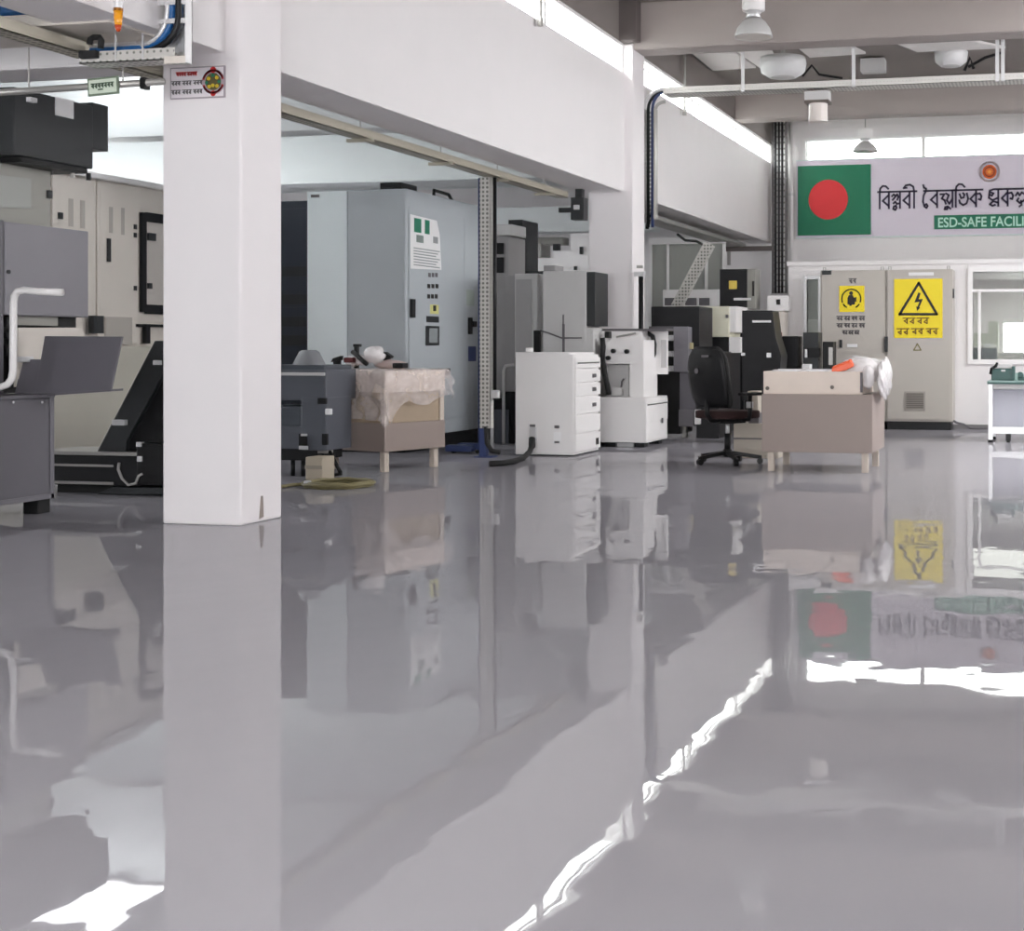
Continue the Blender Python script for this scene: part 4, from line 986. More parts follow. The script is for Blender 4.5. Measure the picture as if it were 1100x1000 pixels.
for x in (xk0+.08, xk1-.08):
    for y in (Yk+.09, yk1-.09):
        c = MB(); c.box((x-.03, y-.03, .045), (x+.03, y+.03, zb_+.005)); w_ = c.build('castor', BLACKM, o)
        MB().cyl((x-.018, y+.01, .032), (x+.018, y+.01, .032), .032, 14).build('wheel', RUBBER, w_, smooth=False)
yk = Yk - .001
m = MB(); face(m, 568.5, 459, 576, 473, yk-.02, .02); sk = m.build('socket', ALU, o, .004)
m = MB(); face(m, 569, 456, 574.5, 458.5, yk-.015, .015); m.build('socket_cap', GINK, sk)
m = MB(); face(m, 594.5, 464, 602.5, 473.5, yk-.008, .008); m.build('plate', mat('pure_white_plastic', (240, 240, 240), .35), o, .002)
m = MB(); face(m, 595.5, 457, 600.5, 460, yk-.01, .01); m.build('hook', GINK, o); m = MB(); face(m, 595.5, 474, 600.5, 476, yk-.01, .01); m.build('latch', GINK, o)
o = thing('power_cable', 'thick black power cable from the white drawer cabinet lying on the floor', 'cable', at_z(545, 496))
m = MB(); y = Yk - .07
pts = [at_y(571.5, 471, y), at_y(571.5, 478, y-.02), at_y(569, 485, y-.08), at_z(562, 492, .03), at_z(552, 495.5, .03), at_z(540, 497.5, .03), at_z(526, 498, .03)]
m.tube(pts, .028, 12); m.build('sheath', RUBBER, o, smooth=True)
m = MB(); m.cyl(at_y(571.5, 471, Yk-.025), at_y(571.5, 480, y-.02), .035, 14); m.build('plug', BLACK, o, smooth=True)

# ------------------------------------------------------------------ white milling machine
Yl = 15.75; xl0, xl1 = xy(643.5, Yl), xy(695, Yl); yl1 = at_x(717, H, xl1).y
o = thing('milling_machine', 'white bench milling machine on a boxy base before the far pillar', 'machine', ((xl0+xl1)/2, (Yl+yl1)/2, 0))
zt_ = zz(670, 427, Yl); zb_ = zz(670, 475.5, Yl)
m = MB(); m.box((xl0, Yl, zb_), (xl1, yl1, zt_)); ba = m.build('base', WHITEM, o, .01)
m = MB(); m.box((xl1, Yl+.05, (zt_+zb_)/2-.02), (xl1+.012, yl1-.03, zt_-.03)); m.build('upper_panel', WHITEM, ba, .004)
m = MB(); m.box((xl1, Yl+.05, zb_+.02), (xl1+.012, yl1-.1, (zt_+zb_)/2-.05)); m.build('lower_panel', WHITEM, ba, .004)
m = MB(); m.box((xl1, Yl+.02, zt_-.09), (xl1+.016, yl1-.02, zt_-.075)); m.build('groove', GINK, ba)
m = MB(); m.box((xl1+.012, yl1-.3, zb_+.2), (xl1+.02, yl1-.25, zb_+.26)); m.build('lock', GINK, ba)
for px in (654, 685):
    x = xy(px, Yl); MB().box((x-.06, Yl+.06, 0), (x+.06, Yl+.2, zb_)).build('foot', BLACKM, o)
    MB().box((x-.06, yl1-.2, 0), (x+.06, yl1-.06, zb_)).build('foot', BLACKM, o)
m = MB(); face(m, 655, 476, 680, 481, Yl+.12, .06); m.build('toe_panel', ALU, o)
yu = Yl + .12
c = MB()
c.box((xy(649, yu), yu, zz(670, 391, yu)), (xy(692, yu), yu+.55, zz(670, 365, yu)))
c.box((xy(676, yu), yu, zt_), (xy(692, yu), yu+.55, zz(670, 391, yu)))
c.box((xy(651, yu), yu+.35, zt_), (xy(676, yu), yu+.55, zz(670, 391, yu)))
cn = c.build('column', WHITEM, o, .008)
m = MB(); m.prism([at_y(652, 392, yu+.1), at_y(675.5, 392, yu+.1), at_y(675.5, 427, yu+.1), at_y(656, 427, yu+.1)], (0, .2, 0)); m.build('slide', LGRAY, cn, .004)
m = MB(); m.box((xy(656, yu), yu+.02, zz(660, 425, yu)), (xy(667, yu), yu+.2, zz(660, 416, yu))); m.build('vice', LGRAY, o, .006)
m = MB(); m.tube([at_y(667, 418, yu+.06), at_y(668, 410, yu+.05), at_y(670, 407, yu+.04)], .01, 8); m.build('lever', GINK, o)
for u, v in ((659.5, 377), (674, 377.5), (654, 384.5)):
    a = at_y(u, v, yu); MB().cyl(a, a-Vector((0, .05, 0)), .026, 12).build('knob', BLACK, o)
m = MB(); face(m, 646, 353, 716, 355.5, yu+.2, .3); m.build('top_rail', GINK, o)
m = MB(); face(m, 644, 355.5, 690, 365, yu+.2, .3); m.build('head', WHITEM, o, .008)
m = MB(); face(m, 690, 354, 717, 402, yu+.5, .04); m.build('rear_plate', WHITEM, o, .006)
m = MB(); face(m, 710, 365, 715.5, 395, yu+.48, .02); m.build('slot', LGRAY, o)
m = MB(); face(m, 649.5, 356, 654, 363, yu+.1, .1); m.build('motor_cap', BLACK, o)
pts = [at_y(u, v, yu-.02) for u, v in ((647, 363), (648, 372), (647, 385), (649, 398), (652, 412), (654, 424))]
MB().tube(pts, .03, 10).build('cable', RUBBER, o, smooth=True)
pts = [at_y(u, v, yu+.44) for u, v in ((681, 358.5), (696, 358), (701, 361), (703, 370), (702.5, 380), (699, 390), (697, 400), (698, 410), (697, 422))]
MB().tube(pts, .028, 10).build('cable', RUBBER, o, smooth=True)
m = MB(); m.tube([at_y(662, 362, yu+.05), at_y(683, 358, yu+.05)], .012, 8); m.build('spindle_rod', STEEL, o)

# ------------------------------------------------------------------ dark lathe behind it
Y = 17.55
o = thing('dark_lathe', 'dark grey and black lathe cabinet between the milling machine and the office chair', 'machine', (xy(735, Y), Y+.4, 0))
m = MB(); m.box((xy(697, Y), Y+.1, zz(720, 400, Y)), (xy(749, Y), Y+.8, zz(720, 329, Y))); m.build('screen_housing', BLACKM, o, .01)
m = MB(); face(m, 697, 350.5, 738, 355, Y+.0, .1); m.build('rail', mat('lathe_trim', (84, 82, 86), .45), o)
m = MB(); face(m, 723.5, 351, 739, 399.5, Y-.1, .2); m.build('column', MGRAY, o, .006)
for v in (360, 377, 393): m = MB(); face(m, 717, v, 723.5, v+6, Y-.05, .1); m.build('fitting', ALU, o, .004)
for u, v in ((741, 371), (742, 383)): m = MB(); face(m, u-3, v-3, u+2, v+4, Y-.02, .1); m.build('valve', mat('brass_valve', (180, 170, 130), .4), o, .004)
m = MB(); face(m, 701, 396, 731, 466, Y+.0, .6); m.build('base', BLACK, o, .008)
m = MB(); face(m, 730, 400, 746, 440, Y-.06, .5); m.build('side_cabinet', DGRAY, o, .006)
m = MB(); face(m, 729, 440, 745, 458, Y-.08, .5); m.build('chip_bin', mat('bin_grey', (110, 108, 112), .45), o, .006)
m = MB(); face(m, 746, 440, 751, 456, Y-.1, .1); m.build('switch_box', WHITEM, o, .004)
m = MB(); face(m, 733, 458, 737, 470.5, Y+.1, .1); m.build('leg', STEEL, o)
m = MB(); m.box((xy(748, Y), Y, 0), (xy(772, Y), Y+.7, zz(760, 378, Y))); m.build('tail_cabinet', BLACKM, o, .008)
Y = 19.0
o = thing('ivory_machine', 'ivory control cabinet over a black base behind the office chair', 'machine', (xy(768, Y), Y+.3, 0))
m = MB(); m.box((xy(749, Y), Y, zz(770, 362, Y)), (xy(783, Y), Y+.7, zz(770, 329, Y))); m.build('cabinet', CREAM2, o, .008)
m = MB(); m.box((xy(783, Y), Y+.02, zz(786, 357, Y)), (xy(791, Y), Y+.7, zz(786, 329, Y))); m.build('end_panel', WHITEM, o, .006)
m = MB(); m.box((xy(751, Y), Y+.04, 0), (xy(783, Y), Y+.7, zz(770, 362, Y))); m.build('base', BLACKM, o, .006)
m = MB(); face(m, 783, 362, 795, 379, Y+.03, .3); m.build('side_box', WHITEM, o, .004)
for u in (758, 781): m = MB(); face(m, u-1.5, 338, u+1.5, 341.5, Y-.012, .012); m.build('knob', GINK, o)
Y = 20.0
o = thing('control_box', 'black control box with a yellow sticker raised on a post behind the machines', 'control box', (xy(790, Y), Y+.15, 0))
m = MB(); face(m, 773, 289, 802.5, 331, Y, .35); cbx = m.build('housing', BLACKM, o, .008)
m = MB(); face(m, 802.5, 289, 811, 332, Y+.01, .34); m.build('side_plate', WARMG, o, .004)
m = MB(); face(m, 783, 301.5, 791.5, 310.5, Y-.006, .006); m.build('warning_sticker', mat('yellow_sticker', (222, 196, 90), .5), cbx)
m = MB(); face(m, 788, 320, 806, 322.5, Y-.05, .05); m.build('handle', ALU, o)
m = MB(); face(m, 808, 302, 810, 318, Y-.02, .02); m.build('latch', INK, o)
m = MB(); m.box((xy(787, Y), Y+.1, 0), (xy(797, Y), Y+.25, zz(790, 331, Y))); m.build('post', BLACKM, o)
Y = 21.2
o = thing('white_bench_unit', 'low white machine with grey inserts at the foot of the slanting chute', 'machine', (xy(740, Y), Y+.3, 0))
m = MB(); m.box((xy(712, Y), Y, 0), (xy(775, Y), Y+.6, zz(740, 311, Y))); m.build('body', WHITEM, o, .008)
for u0, u1 in ((714, 726), (736, 748), (751, 762)): m = MB(); face(m, u0, 320, u1, 328, Y-.012, .012); m.build('insert', GINK, o)
Yp_ = 23.4
pt = MB()
face(pt, 698, 262, 778, 340, Yp_+.03, .04)
ps = struct('wall_bay_partition', pt, mat('grey_green_panel', (158, 160, 154), .45))
fr = MB()
for u0, u1 in ((697, 700), (716, 718.5), (757, 760), (776, 779)): face(fr, u0, 262, u1, 345, Yp_, .05)
face(fr, 697, 255, 779, 262, Yp_, .06); fr.build('frame', WHITEM, ps)
o = thing('wall_bar', 'dark horizontal bar under the far end of the bulkhead', 'bar', at_y(806, 267, 24.6))
m = MB(); face(m, 779, 264.5, 829, 269.5, 24.6, .1); m.build('bar', mat('dark_column_paint', (96, 88, 86), .6), o)
m = MB(); x = xy(781, 24.6); m.box((x, 24.62, 2.6), (x+.05, 24.68, ZB)); m.build('hanger', STEEL, o)
Y = 20.1
o = thing('switch_box', 'white box with a dark slot beside the cable ladder', 'switch box', (xy(836, Y), Y+.1, 0))
m = MB(); face(m, 824, 317.5, 846.5, 334, Y, .25); m.build('housing', WHITEM, o, .006)
m = MB(); face(m, 834, 321.5, 838, 327, Y-.01, .01); m.build('slot', INK, o)
m = MB(); m.box((xy(829, Y), Y+.03, 0), (xy(843, Y), Y+.25, zz(836, 334, Y))); m.build('pedestal', CREAM, o, .006)
m = MB(); face(m, 832.5, 357, 840, 361, Y+.018, .012); m.build('label', mat('rose_label', (150, 104, 104), .5), o)
# black kiosk
Y = 16.6
o = thing('black_kiosk', 'tall tapering black machine panel behind the right armrest of the chair', 'machine', (xy(818, Y), Y+.2, 0))
q = [at_y(797, 333.5, Y), at_y(829.5, 333.5, Y), at_y(833, 362, Y), at_y(839, 382, Y), at_y(838, 396, Y), at_y(834, 430, Y), at_y(797, 430, Y)]
m = MB(); m.prism(q, (0, .4, 0)); m.build('panel', BLACKM, o, .008)
m = MB(); m.box((xy(799, Y), Y+.04, 0), (xy(833, Y), Y+.4, zz(810, 430, Y))); m.build('base', BLACK, o)
m = MB(); face(m, 808, 344, 827.5, 346.5, Y-.04, .04); m.build('handle', ALU, o, .004)
m = MB(); face(m, 823.5, 379, 828, 384, Y-.02, .02); m.build('button', mat('pure_white_plastic', (240, 240, 240), .35), o)
m = MB(); face(m, 796, 379, 800, 382, Y-.03, .03); m.build('latch', ALU, o)
# desk with screens and boxes
Y = 17.6; zdk = zz(868, 397, Y)
o = thing('desk', 'pale desk carrying black screens behind the taupe crate table', 'desk', (xy(868, Y), Y+.3, 0))
m = MB(); m.box((xy(836, Y), Y, zdk-.03), (xy(905, Y), Y+.7, zdk)); m.build('tabletop', PINE, o, .006)
for u in (840, 900):
    for dy in (.05, .6): x = xy(u, Y); MB().box((x-.025, Y+dy, 0), (x+.025, Y+dy+.05, zdk-.03)).build('leg', STEEL, o)
def onDesk(name, label, cat, x0, y0, x1, mm, dy, dep, extras=()):
    o = thing(name, label, cat, (xy((x0+x1)/2, Y+dy), Y+dy+dep/2, zdk))
    m = MB(); m.box((xy(x0, Y+dy), Y+dy, zdk), (xy(x1, Y+dy), Y+dy+dep, zz((x0+x1)/2, y0, Y+dy))); b = m.build('body', mm, o, .006)
    for nm, a, b_, c, d, em in extras:
        m = MB(); face(m, a, b_, c, d, Y+dy-.012, .014); m.build(nm, em, o)
    return o
onDesk('computer_tower', 'tall plain black tower on the desk nearest the black machine panel', 'computer', 840, 361, 857, BLACK, .1, .3, (('front_panel', 842, 364, 855, 394, BLACKM),))
onDesk('equipment_case', 'black case with a pale strip in the middle of the desk', 'equipment', 862.5, 357, 879, CHAR, .14, .3, (('black_panel', 867, 374, 881, 384, BLACK), ('pale_strip', 864.5, 375, 867.5, 384, ALU)))
onDesk('desk_speaker', 'small black box with a grey face at the right end of the desk', 'speaker', 883.5, 367, 895, BLACK, .12, .25, (('grey_face', 890, 373, 894.5, 392, STEEL),))
onDesk('paper_stack', 'small white stack lying at the front of the desk', 'paper', 861.5, 391, 871, PAPER, .02, .1)

# ================================================================== TABLES, CHAIR
def crate_table(name, label, loc, rz, w, d, ztop, zmid, zbot):
    o = thing(name, label, 'table', loc, rz)
    hw, hd = w/2, d/2
    m = MB(); m.box((-hw, -hd, zbot), (hw, -hd+.02, zmid)); m.build('front_panel', TAN, o, .003, local=True)
    m = MB(); m.box((-hw, hd-.02, zbot), (hw, hd, zmid)); m.build('back_panel', TAN, o, .003, local=True)
    for s in (-1, 1):
        m = MB(); m.box((s*hw-s*.02, -hd+.021, zbot), (s*hw, hd-.021, zmid)); m.build('side_panel', TAN, o, .003, local=True)
    m = MB(); m.box((-hw+.021, -hd+.021, zbot), (hw-.021, hd-.021, zbot+.02)); m.build('bottom_board', TAN, o, local=True)
    for sx_ in (-1, 1):
        for sy in (-1, 1):
            x, y = sx_*(hw-.075), sy*(hd-.075); m = MB(); m.box((x-.03, y-.03, 0), (x+.03, y+.03, zbot)); m.build('leg', BIRCH, o, .004, local=True)
    return o
# taupe table on the right
Yt = 13.0
x0, x1 = xy(818.5, Yt), xy(937, Yt); dpt = at_x(950, H, x1).y - Yt
zt2, zm2, zb2 = zz(870, 399, Yt), zz(870, 423.5, Yt), zz(870, 486, Yt)
o = crate_table('crate_table', 'taupe panelled table on short pale legs right of the office chair', ((x0+x1)/2, Yt+dpt/2, 0), 0, x1-x0, dpt, zt2, zm2, zb2)
MB().box((x0+.01, Yt+.01, zm2-.03), (x1-.01, Yt+dpt-.01, zm2)).build('tabletop', TAN, o, .003)
o = thing('wooden_tray', 'pale pine tray filled with plastic film on the taupe table', 'tray', ((x0+x1)/2-.05, Yt+.4, zm2))
xa, xb = xy(820, Yt+.03), xy(926, Yt+.03); ta = Yt+.03
m = MB(); m.box((xa, ta, zm2), (xb, ta+.02, zt2)); fb = m.build('front_board', PINE, o, .004)
m = MB(); m.box((xa, ta+.75, zm2), (xb, ta+.77, zt2)); m.build('back_board', PINE, o, .004)
for x in (xa, xb-.02): m = MB(); m.box((x, ta+.02, zm2), (x+.02, ta+.75, zt2)); m.build('end_board', PINE, o, .004)
m = MB(); m.box((xa+.02, ta+.02, zm2), (xb-.02, ta+.75, zm2+.02)); m.build('bottom', PINE, o)
m = MB(); face(m, 924, 400, 926.5, 421.5, ta-.012, .014); m.build('corner_strip', GINK, o)
for u, v in ((824.5, 417), (894, 416)): a = at_y(u, v, ta); MB().cyl(a, a-Vector((0, .01, 0)), .018, 10).build('bolt', mat('brown_plate', (96, 86, 80), .5), o)
m = MB(); m.tube([(xa+.08, ta+.3, zt2+.0), (xy(895, ta), ta+.3, zt2+.0)], .02, 10); m.build('rod', ALU, o)
def lump(name, pts, rad, mm, parent, seed=3, amp=.02, nu=20, nv=14):
    rd = random.Random(seed); ph = [(rd.uniform(0, 6), rd.uniform(2, 6), rd.uniform(2, 6)) for _ in range(4)]
    c = Vector(pts); m = MB()
    def P(u, v):
        t, f = u*2*PI, (v-.5)*PI
        n = Vector((math.cos(t)*math.cos(f), math.sin(t)*math.cos(f), math.sin(f)))
        k = 1 + sum(amp*8*math.sin(a+b*n.x*2+c_*n.z*2+b*n.y) for a, b, c_ in ph)/4
        return c + Vector((n.x*rad[0], n.y*rad[1], n.z*rad[2]))*k
    m.grid(P, nu, nv); bmesh.ops.remove_doubles(m.bm, verts=m.bm.verts, dist=1e-4)
    return m.build(name, mm, parent, smooth=True)
o = thing('plastic_wrap', 'crumpled white plastic wrap spilling over the right end of the taupe table', 'plastic wrap', (x1-.1, Yt+.4, zt2))
k = at_y(925, 401, Yt+.42)
lump('bag', (k.x+.01, Yt+.42, zt2+.015), (.225, .30, .125), PLASW, o, 8, .02, 32, 22)
k = at_y(944, 408, Yt+.4)
lump('side_fold', (x1+.06, Yt+.42, zt2-.07), (.05, .38, .19), PLASW, o, 12, .02, 32, 22)
k = at_y(912, 410, Yt)
lump('front_fold', (xy(931, Yt), Yt+.10, zt2-.05), (.06, .07, .11), PLASW, o, 15, .02, 28, 18)
m = MB(); a = at_y(893.5, 399, Yt+.08); b = at_y(917, 391.5, Yt+.1)
oo = thing('orange_strap', 'bright orange strap lying across the white plastic wrap', 'strap', a)
d = (b-a); m.prism([a+Vector((0, 0, -.012)), a+Vector((.0, 0, .03)), b+Vector((-.03, 0, .035)), b+Vector((0, 0, -.02)), (a+b)/2+Vector((.02, 0, -.028))], (0, .05, .02)); m.build('strap', ORANG, oo, .008)
o = thing('film_sheet', 'shiny clear film bundled in the pine tray', 'plastic film', ((x0+x1)/2, Yt+.2, zt2-.05))
m = MB(); m.grid(lambda u, v: Vector((xa+.06+(xb-xa-.34)*u, ta+.06+.5*v, zt2-.03+.025*math.sin(u*14+v*6)+.02*math.sin(v*11))), 24, 16); m.build('film', PLASW, o, smooth=True, solid=.004)

# plastic covered table on the left, one corner towards the hall
ck = at_z(413, 508); dv = Vector((ck.x, ck.y, 0)).normalized(); S = .80
cen = ck + dv * (S * .7071)
rz = math.atan2(-dv.y, -dv.x) - math.radians(225)
sct = 13.3; ztp = EYE + (373-398)/115.5; zbp = .19
o = crate_table('crate_table', 'tan crate table draped in clear plastic standing corner on', (cen.x, cen.y, 0), rz, S, S, ztp, zbp+.26, zbp)
h_ = S/2
m = MB(); m.box((-h_+.02, -h_+.02, zbp+.26), (h_-.02, h_-.02, ztp-.20)); m.build('crate_body', PLYT, o, .003, local=True)
m = MB(); m.box((-h_, -h_, ztp-.20), (h_, h_, ztp)); m.build('top_frame', PINE, o, .004, local=True)
for sx_, sy in ((1, -1), (-1, -1), (-1, 1), (1, 1)):
    m = MB(); m.box((sx_*(h_-.06), sy*(h_-.06), zbp+.26), (sx_*(h_-.005), sy*(h_-.005), ztp-.2)); m.build('corner_post', BIRCH, o, .003, local=True)
o2 = thing('plastic_sheet', 'clear crinkled plastic sheet draped over the tan crate table', 'plastic sheet', (cen.x, cen.y, ztp), rz)
m = MB()
def PS(u, v):
    a = -h_ - .46 + (S + .46 + .10) * u         # along local x: front-left panel hangs at y<0 ; right panel hangs at x>0
    b = -h_ - .46 + (S + .46 + .10) * v
    oa = max(0, a - h_) ; ob = max(0, -h_ - b)
    ol = max(0, -h_ - a); ok = max(0, b - h_)
    corner = max(0, 1 - (b + h_) / .5)
    drop = max(oa, ob, ok, ol)
    if ol > 0 and ob > 0: drop = max(ol, ob) * .96 + .25 * min(ol, ob)
    fr_ = .018*math.sin(a*23 + b*7) + .012*math.sin(b*31 - a*11)
    x = min(max(a, -h_), h_) + (.022 + .16*oa + fr_*min(1, oa*6) if oa > 0 else 0) - (.022 + .12*ol + (fr_*1.6)*min(1, ol*5) if ol > 0 else 0)
    y = min(max(b, -h_), h_) - (.022 + .14*ob + fr_*min(1, ob*6) if ob > 0 else 0) + (.02 + .1*ok if ok > 0 else 0)
    z = .012 + (.006*math.sin(a*17)*math.sin(b*13)) - drop * (1 if not (ob > 0 and ol == 0) else .62 + .45*math.exp(-(a + h_)/.14) + .10*math.sin(a*11 + 1))
    return Vector((x, y, z))
m.grid(PS, 70, 70); m.build('sheet', PLAST, o2, local=True, smooth=True)
Rt = Matrix.Translation((cen.x, cen.y, ztp+.022)) @ Matrix.Rotation(rz, 4, 'Z')
def on1(u, v):                                   # a point on that table top seen at a pixel
    return at_z(u, v, ztp + .022)
def part_bar(name, label, cat, p, q, zlift, r, mm, group=None):
    a, b = on1(*p), on1(*q); a.z += zlift; b.z += zlift
    o = thing(name, label, cat, (a+b)/2, 0, group); MB().tube([a, (a+b)/2+Vector((0, 0, .02)), b], r, 10).build('bar', mm, o, smooth=True); return o
def mid(u, v, back): # point above the table at the sight line, `back` metres behind the near corner
    Yw = ck.y + back; return at_y(u, v, Yw)
o = thing('packing_bag', 'white crumpled packing bag on top of the plastic covered table', 'bag', mid(400, 388, .5))
lump('bag', mid(402, 381, .45) , (.10, .12, .085), PLASW, o, 5, .03)
lump('tuck', mid(384, 387, .52), (.13, .12, .055), PLASW, o, 9, .03)
m = MB(); m.tube([mid(379, 378, .42), mid(385, 383, .36), mid(390, 388, .32), mid(394, 391, .3)], .022, 10)
o = thing('tool_clamp', 'long black clamp slanting across the packed parts', 'tool', mid(386, 384, .36)); m.build('bar', BLACK, o, smooth=True)
o = thing('red_part', 'small dark red block in white wrapping on the draped table', 'part', mid(374, 386.5, .33))
m = MB(); face(m, 369, 384, 378, 389.5, ck.y+.3, .08); m.build('block', mat('dark_red_plastic', (84, 26, 30), .45), o, .006)
o = thing('black_part', 'black angled part at the left edge of the draped table', 'part', mid(358, 387, .4))
m = MB(); m.prism([mid(355, 389, .42), mid(357, 385, .42), mid(366, 382, .42), mid(365, 387, .42)], (0, .06, 0)); m.box((xy(357, ck.y+.42), ck.y+.43, ztp+.02), (xy(364, ck.y+.42), ck.y+.47, zz(360, 386, ck.y+.42))); m.build('block', BLACK, o, .005)
o = thing('black_fitting', 'small black fitting on the highest of the packed parts', 'part', mid(382, 371, .5))
m = MB(); face(m, 379, 369.5, 385.5, 372.5, ck.y+.5, .06); m.box((xy(380, ck.y+.52), ck.y+.52, ztp+.015), (xy(384, ck.y+.52), ck.y+.56, zz(382, 372, ck.y+.5))); m.build('fitting', BLACK, o, .005)
o = thing('black_wedge', 'black wedge behind the packing bag on the draped table', 'part', mid(414, 381, .6))
m = MB(); m.prism([mid(408, 378, .62), mid(413, 378, .62), mid(420, 383, .62), mid(418, 385, .62), mid(410, 384, .62)], (0, .07, 0)); m.box((xy(411, ck.y+.62), ck.y+.63, ztp+.015), (xy(417, ck.y+.62), ck.y+.68, zz(414, 382, ck.y+.62))); m.build('wedge', BLACK, o, .005)
o = thing('black_pad', 'flat black pad at the right side of the draped table top', 'part', mid(430, 393, .35))
m = MB(); m.box((xy(424, ck.y+.35), ck.y+.3, ztp+.02), (xy(435, ck.y+.35), ck.y+.42, zz(430, 390, ck.y+.32))); m.build('pad', BLACK, o, .006)
o = thing('wrapped_slab', 'low pinkish wrapped slab behind the black pad', 'part', mid(420, 390, .6))
lump('slab', mid(420, 392, .62), (.16, .12, .05), mat('pink_grey_wrap', (196, 178, 174), .4), o, 4, .015)

# slate grey grinding machine at the pillar edge
Yg = 11.55
o = thing('tool_grinder', 'slate grey tool grinder with a cone hood half hidden by the near pillar', 'machine', (xy(325, Yg), Yg+.3, 0))
m = MB(); m.box((xy(285, Yg), Yg, zz(325, 430, Yg)), (xy(350, Yg), Yg+.55, zz(325, 397, Yg))); m.build('head', SLATE, o, .008)
m = MB(); face(m, 285, 400, 347.5, 403.5, Yg-.03, .035); m.build('guide_rail', LGRAY, o, .003)
m = MB(); face(m, 285, 392, 348, 397.5, Yg+.02, .5); m.build('top_plate', mat('slate_dark', (70, 76, 84), .45), o, .004)
k = at_y(331, H, Yg+.25); u = at_y(332, H, Yg+.25).x - k.x
zz_ = lambda v: zz(331, v, Yg+.25)
m = MB(); m.lathe([(17*u, zz_(396)), (15*u, zz_(390)), (9.5*u, zz_(378)), (6.5*u, zz_(376))], (k.x+.01, Yg+.25, 0), 28); m.build('cone_hood', mat('hood_grey', (132, 134, 138), .4), o, smooth=True)
m = MB(); face(m, 285, 436, 326, 462, Yg+.05, .4); m.build('lower_tank', mat('slate_dark', (70, 76, 84), .45), o, .006)
m = MB(); m.box((xy(324, Yg), Yg-.01, zz(340, 484, Yg)), (xy(351, Yg), Yg+.45, zz(340, 427, Yg))); m.build('column', SLATE, o, .008)
m = MB(); face(m, 285, 458, 330, 484, Yg+.01, .5); m.build('motor_box', SLATE, o, .006)
m = MB(); face(m, 341, 427.5, 350.5, 434, Yg-.03, .02); m.build('black_grip', BLACK, o, .003)
m = MB(); face(m, 285, 482, 338, 494.5, Yg+.0, .5); m.build('base', BLACK, o, .006)
m = MB(); face(m, 321, 466, 329, 483, Yg-.03, .03); sw = m.build('switch_frame', BLACK, o); m = MB(); face(m, 321, 479, 330, 483, Yg-.045, .02); m.build('label', ALU, sw); m = MB(); face(m, 323, 466, 329, 468.5, Yg-.045, .02); m.build('label', ALU, sw)
m = MB(); face(m, 349, 439, 355, 445.5, Yg-.03, .04); m.build('white_knob', mat('pure_white_plastic', (240, 240, 240), .35), o, .006)
m = MB(); face(m, 338, 479, 352, 487, Yg+.05, .1); m.build('bracket', STEEL, o, .004)
m = MB(); face(m, 346, 466, 351, 478, Yg-.02, .03); m.build('slot', BLACK, o)
for a, b in (((346, 486), (352, 510)), ((354, 485), (366, 508))):
    m = MB(); m.tube([at_y(*a, Yg+.08), at_y(*b, Yg+.02)], .018, 8); m.build('strut', BLACK, o, smooth=True)
m = MB(); m.tube([at_y(352, 511, Yg+.02), at_y(367, 509, Yg+.02)], .014, 8); m.build('strut_foot', BLACK, o)
for u in (314, 325): x = xy(u, Yg+.05); MB().cyl((x, Yg+.06, 0), (x, Yg+.06, zz(u, 494, Yg+.05)), .02, 10).build('leg', BLACKM, o, smooth=True)
for u in (290, 336): x = xy(u, Yg+.4); MB().cyl((x, Yg+.42, 0), (x, Yg+.42, zz(u, 492, Yg+.42)), .02, 10).build('leg', BLACKM, o, smooth=True)
o = thing('floor_box', 'beige block standing on the floor under the grinder', 'box', at_z(337, 517))
p = at_z(328, 516); q = at_z(348, 516); m = MB(); m.box((p.x, p.y, 0), (q.x, p.y+.22, zz(337, 491, p.y))); m.build('body', CARDB, o, .008)
m = MB(); m.box((p.x-.003, p.y-.004, .1), (q.x+.003, p.y, .13)); m.build('band', mat('grey_band', (150, 142, 130), .6), o)
o = thing('hose_coil', 'flat coil of olive hose lying on the floor beside the near pillar', 'hose', at_z(362, 524))
c = at_z(364, 522.5)
for r_, z_ in ((.27, .014), (.255, .038), (.285, .03)):
    MB().tube([(c.x + r_*math.cos(a*2*PI/48), c.y + r_*math.sin(a*2*PI/48), z_+.004*math.sin(a)) for a in range(48)], .014, 8, True).build('loop', OLIVE, o, smooth=True)
pts = [at_z(u, v, .016) for u, v in ((338, 521), (325, 520), (312, 521), (300, 523), (285, 523))]
MB().tube(pts, .014, 8).build('hose_end', OLIVE, o, smooth=True)
m = MB(); a = at_z(327, 519, .04); m.cyl(a, a+Vector((.05, .01, .0)), .022, 10); m.build('coupling', ALU, o)

# office chair
cp = at_z(779, 499)
AR = math.radians(-30)
o = thing('office_chair', 'black office chair with a maroon seat turned away from the camera', 'chair', (cp.x, cp.y+.1, 0), AR)
hub = MB().lathe([(.035, .07), (.05, .09), (.045, .14), (.03, .15)], (0, 0, 0), 20).build('hub', BLACK, o, local=True, smooth=True)
for k in range(5):
    a = math.radians(90 + 72*k + 22); d = Vector((math.cos(a), math.sin(a), 0)); n = Vector((-d.y, d.x, 0))
    m = MB()
    m.prism([d*.03+n*.03+Vector((0,0,.13)), d*.03-n*.03+Vector((0,0,.13)), d*.32-n*.016+Vector((0,0,.085)), d*.32+n*.016+Vector((0,0,.085))], (0, 0, -.035))
    lg = m.build('base_leg', BLACK, o, .004, local=True)
    c = d*.32; m = MB(); m.cyl(c-n*.022+Vector((0,0,.03)), c+n*.022+Vector((0,0,.03)), .03, 14); m.box((c.x-.012, c.y-.012, .03), (c.x+.012, c.y+.012, .085)); m.build('castor', BLACK, lg, local=True)
MB().cyl((0, 0, .13), (0, 0, .30), .032, 16).build('column_sleeve', BLACK, o, local=True, smooth=True)
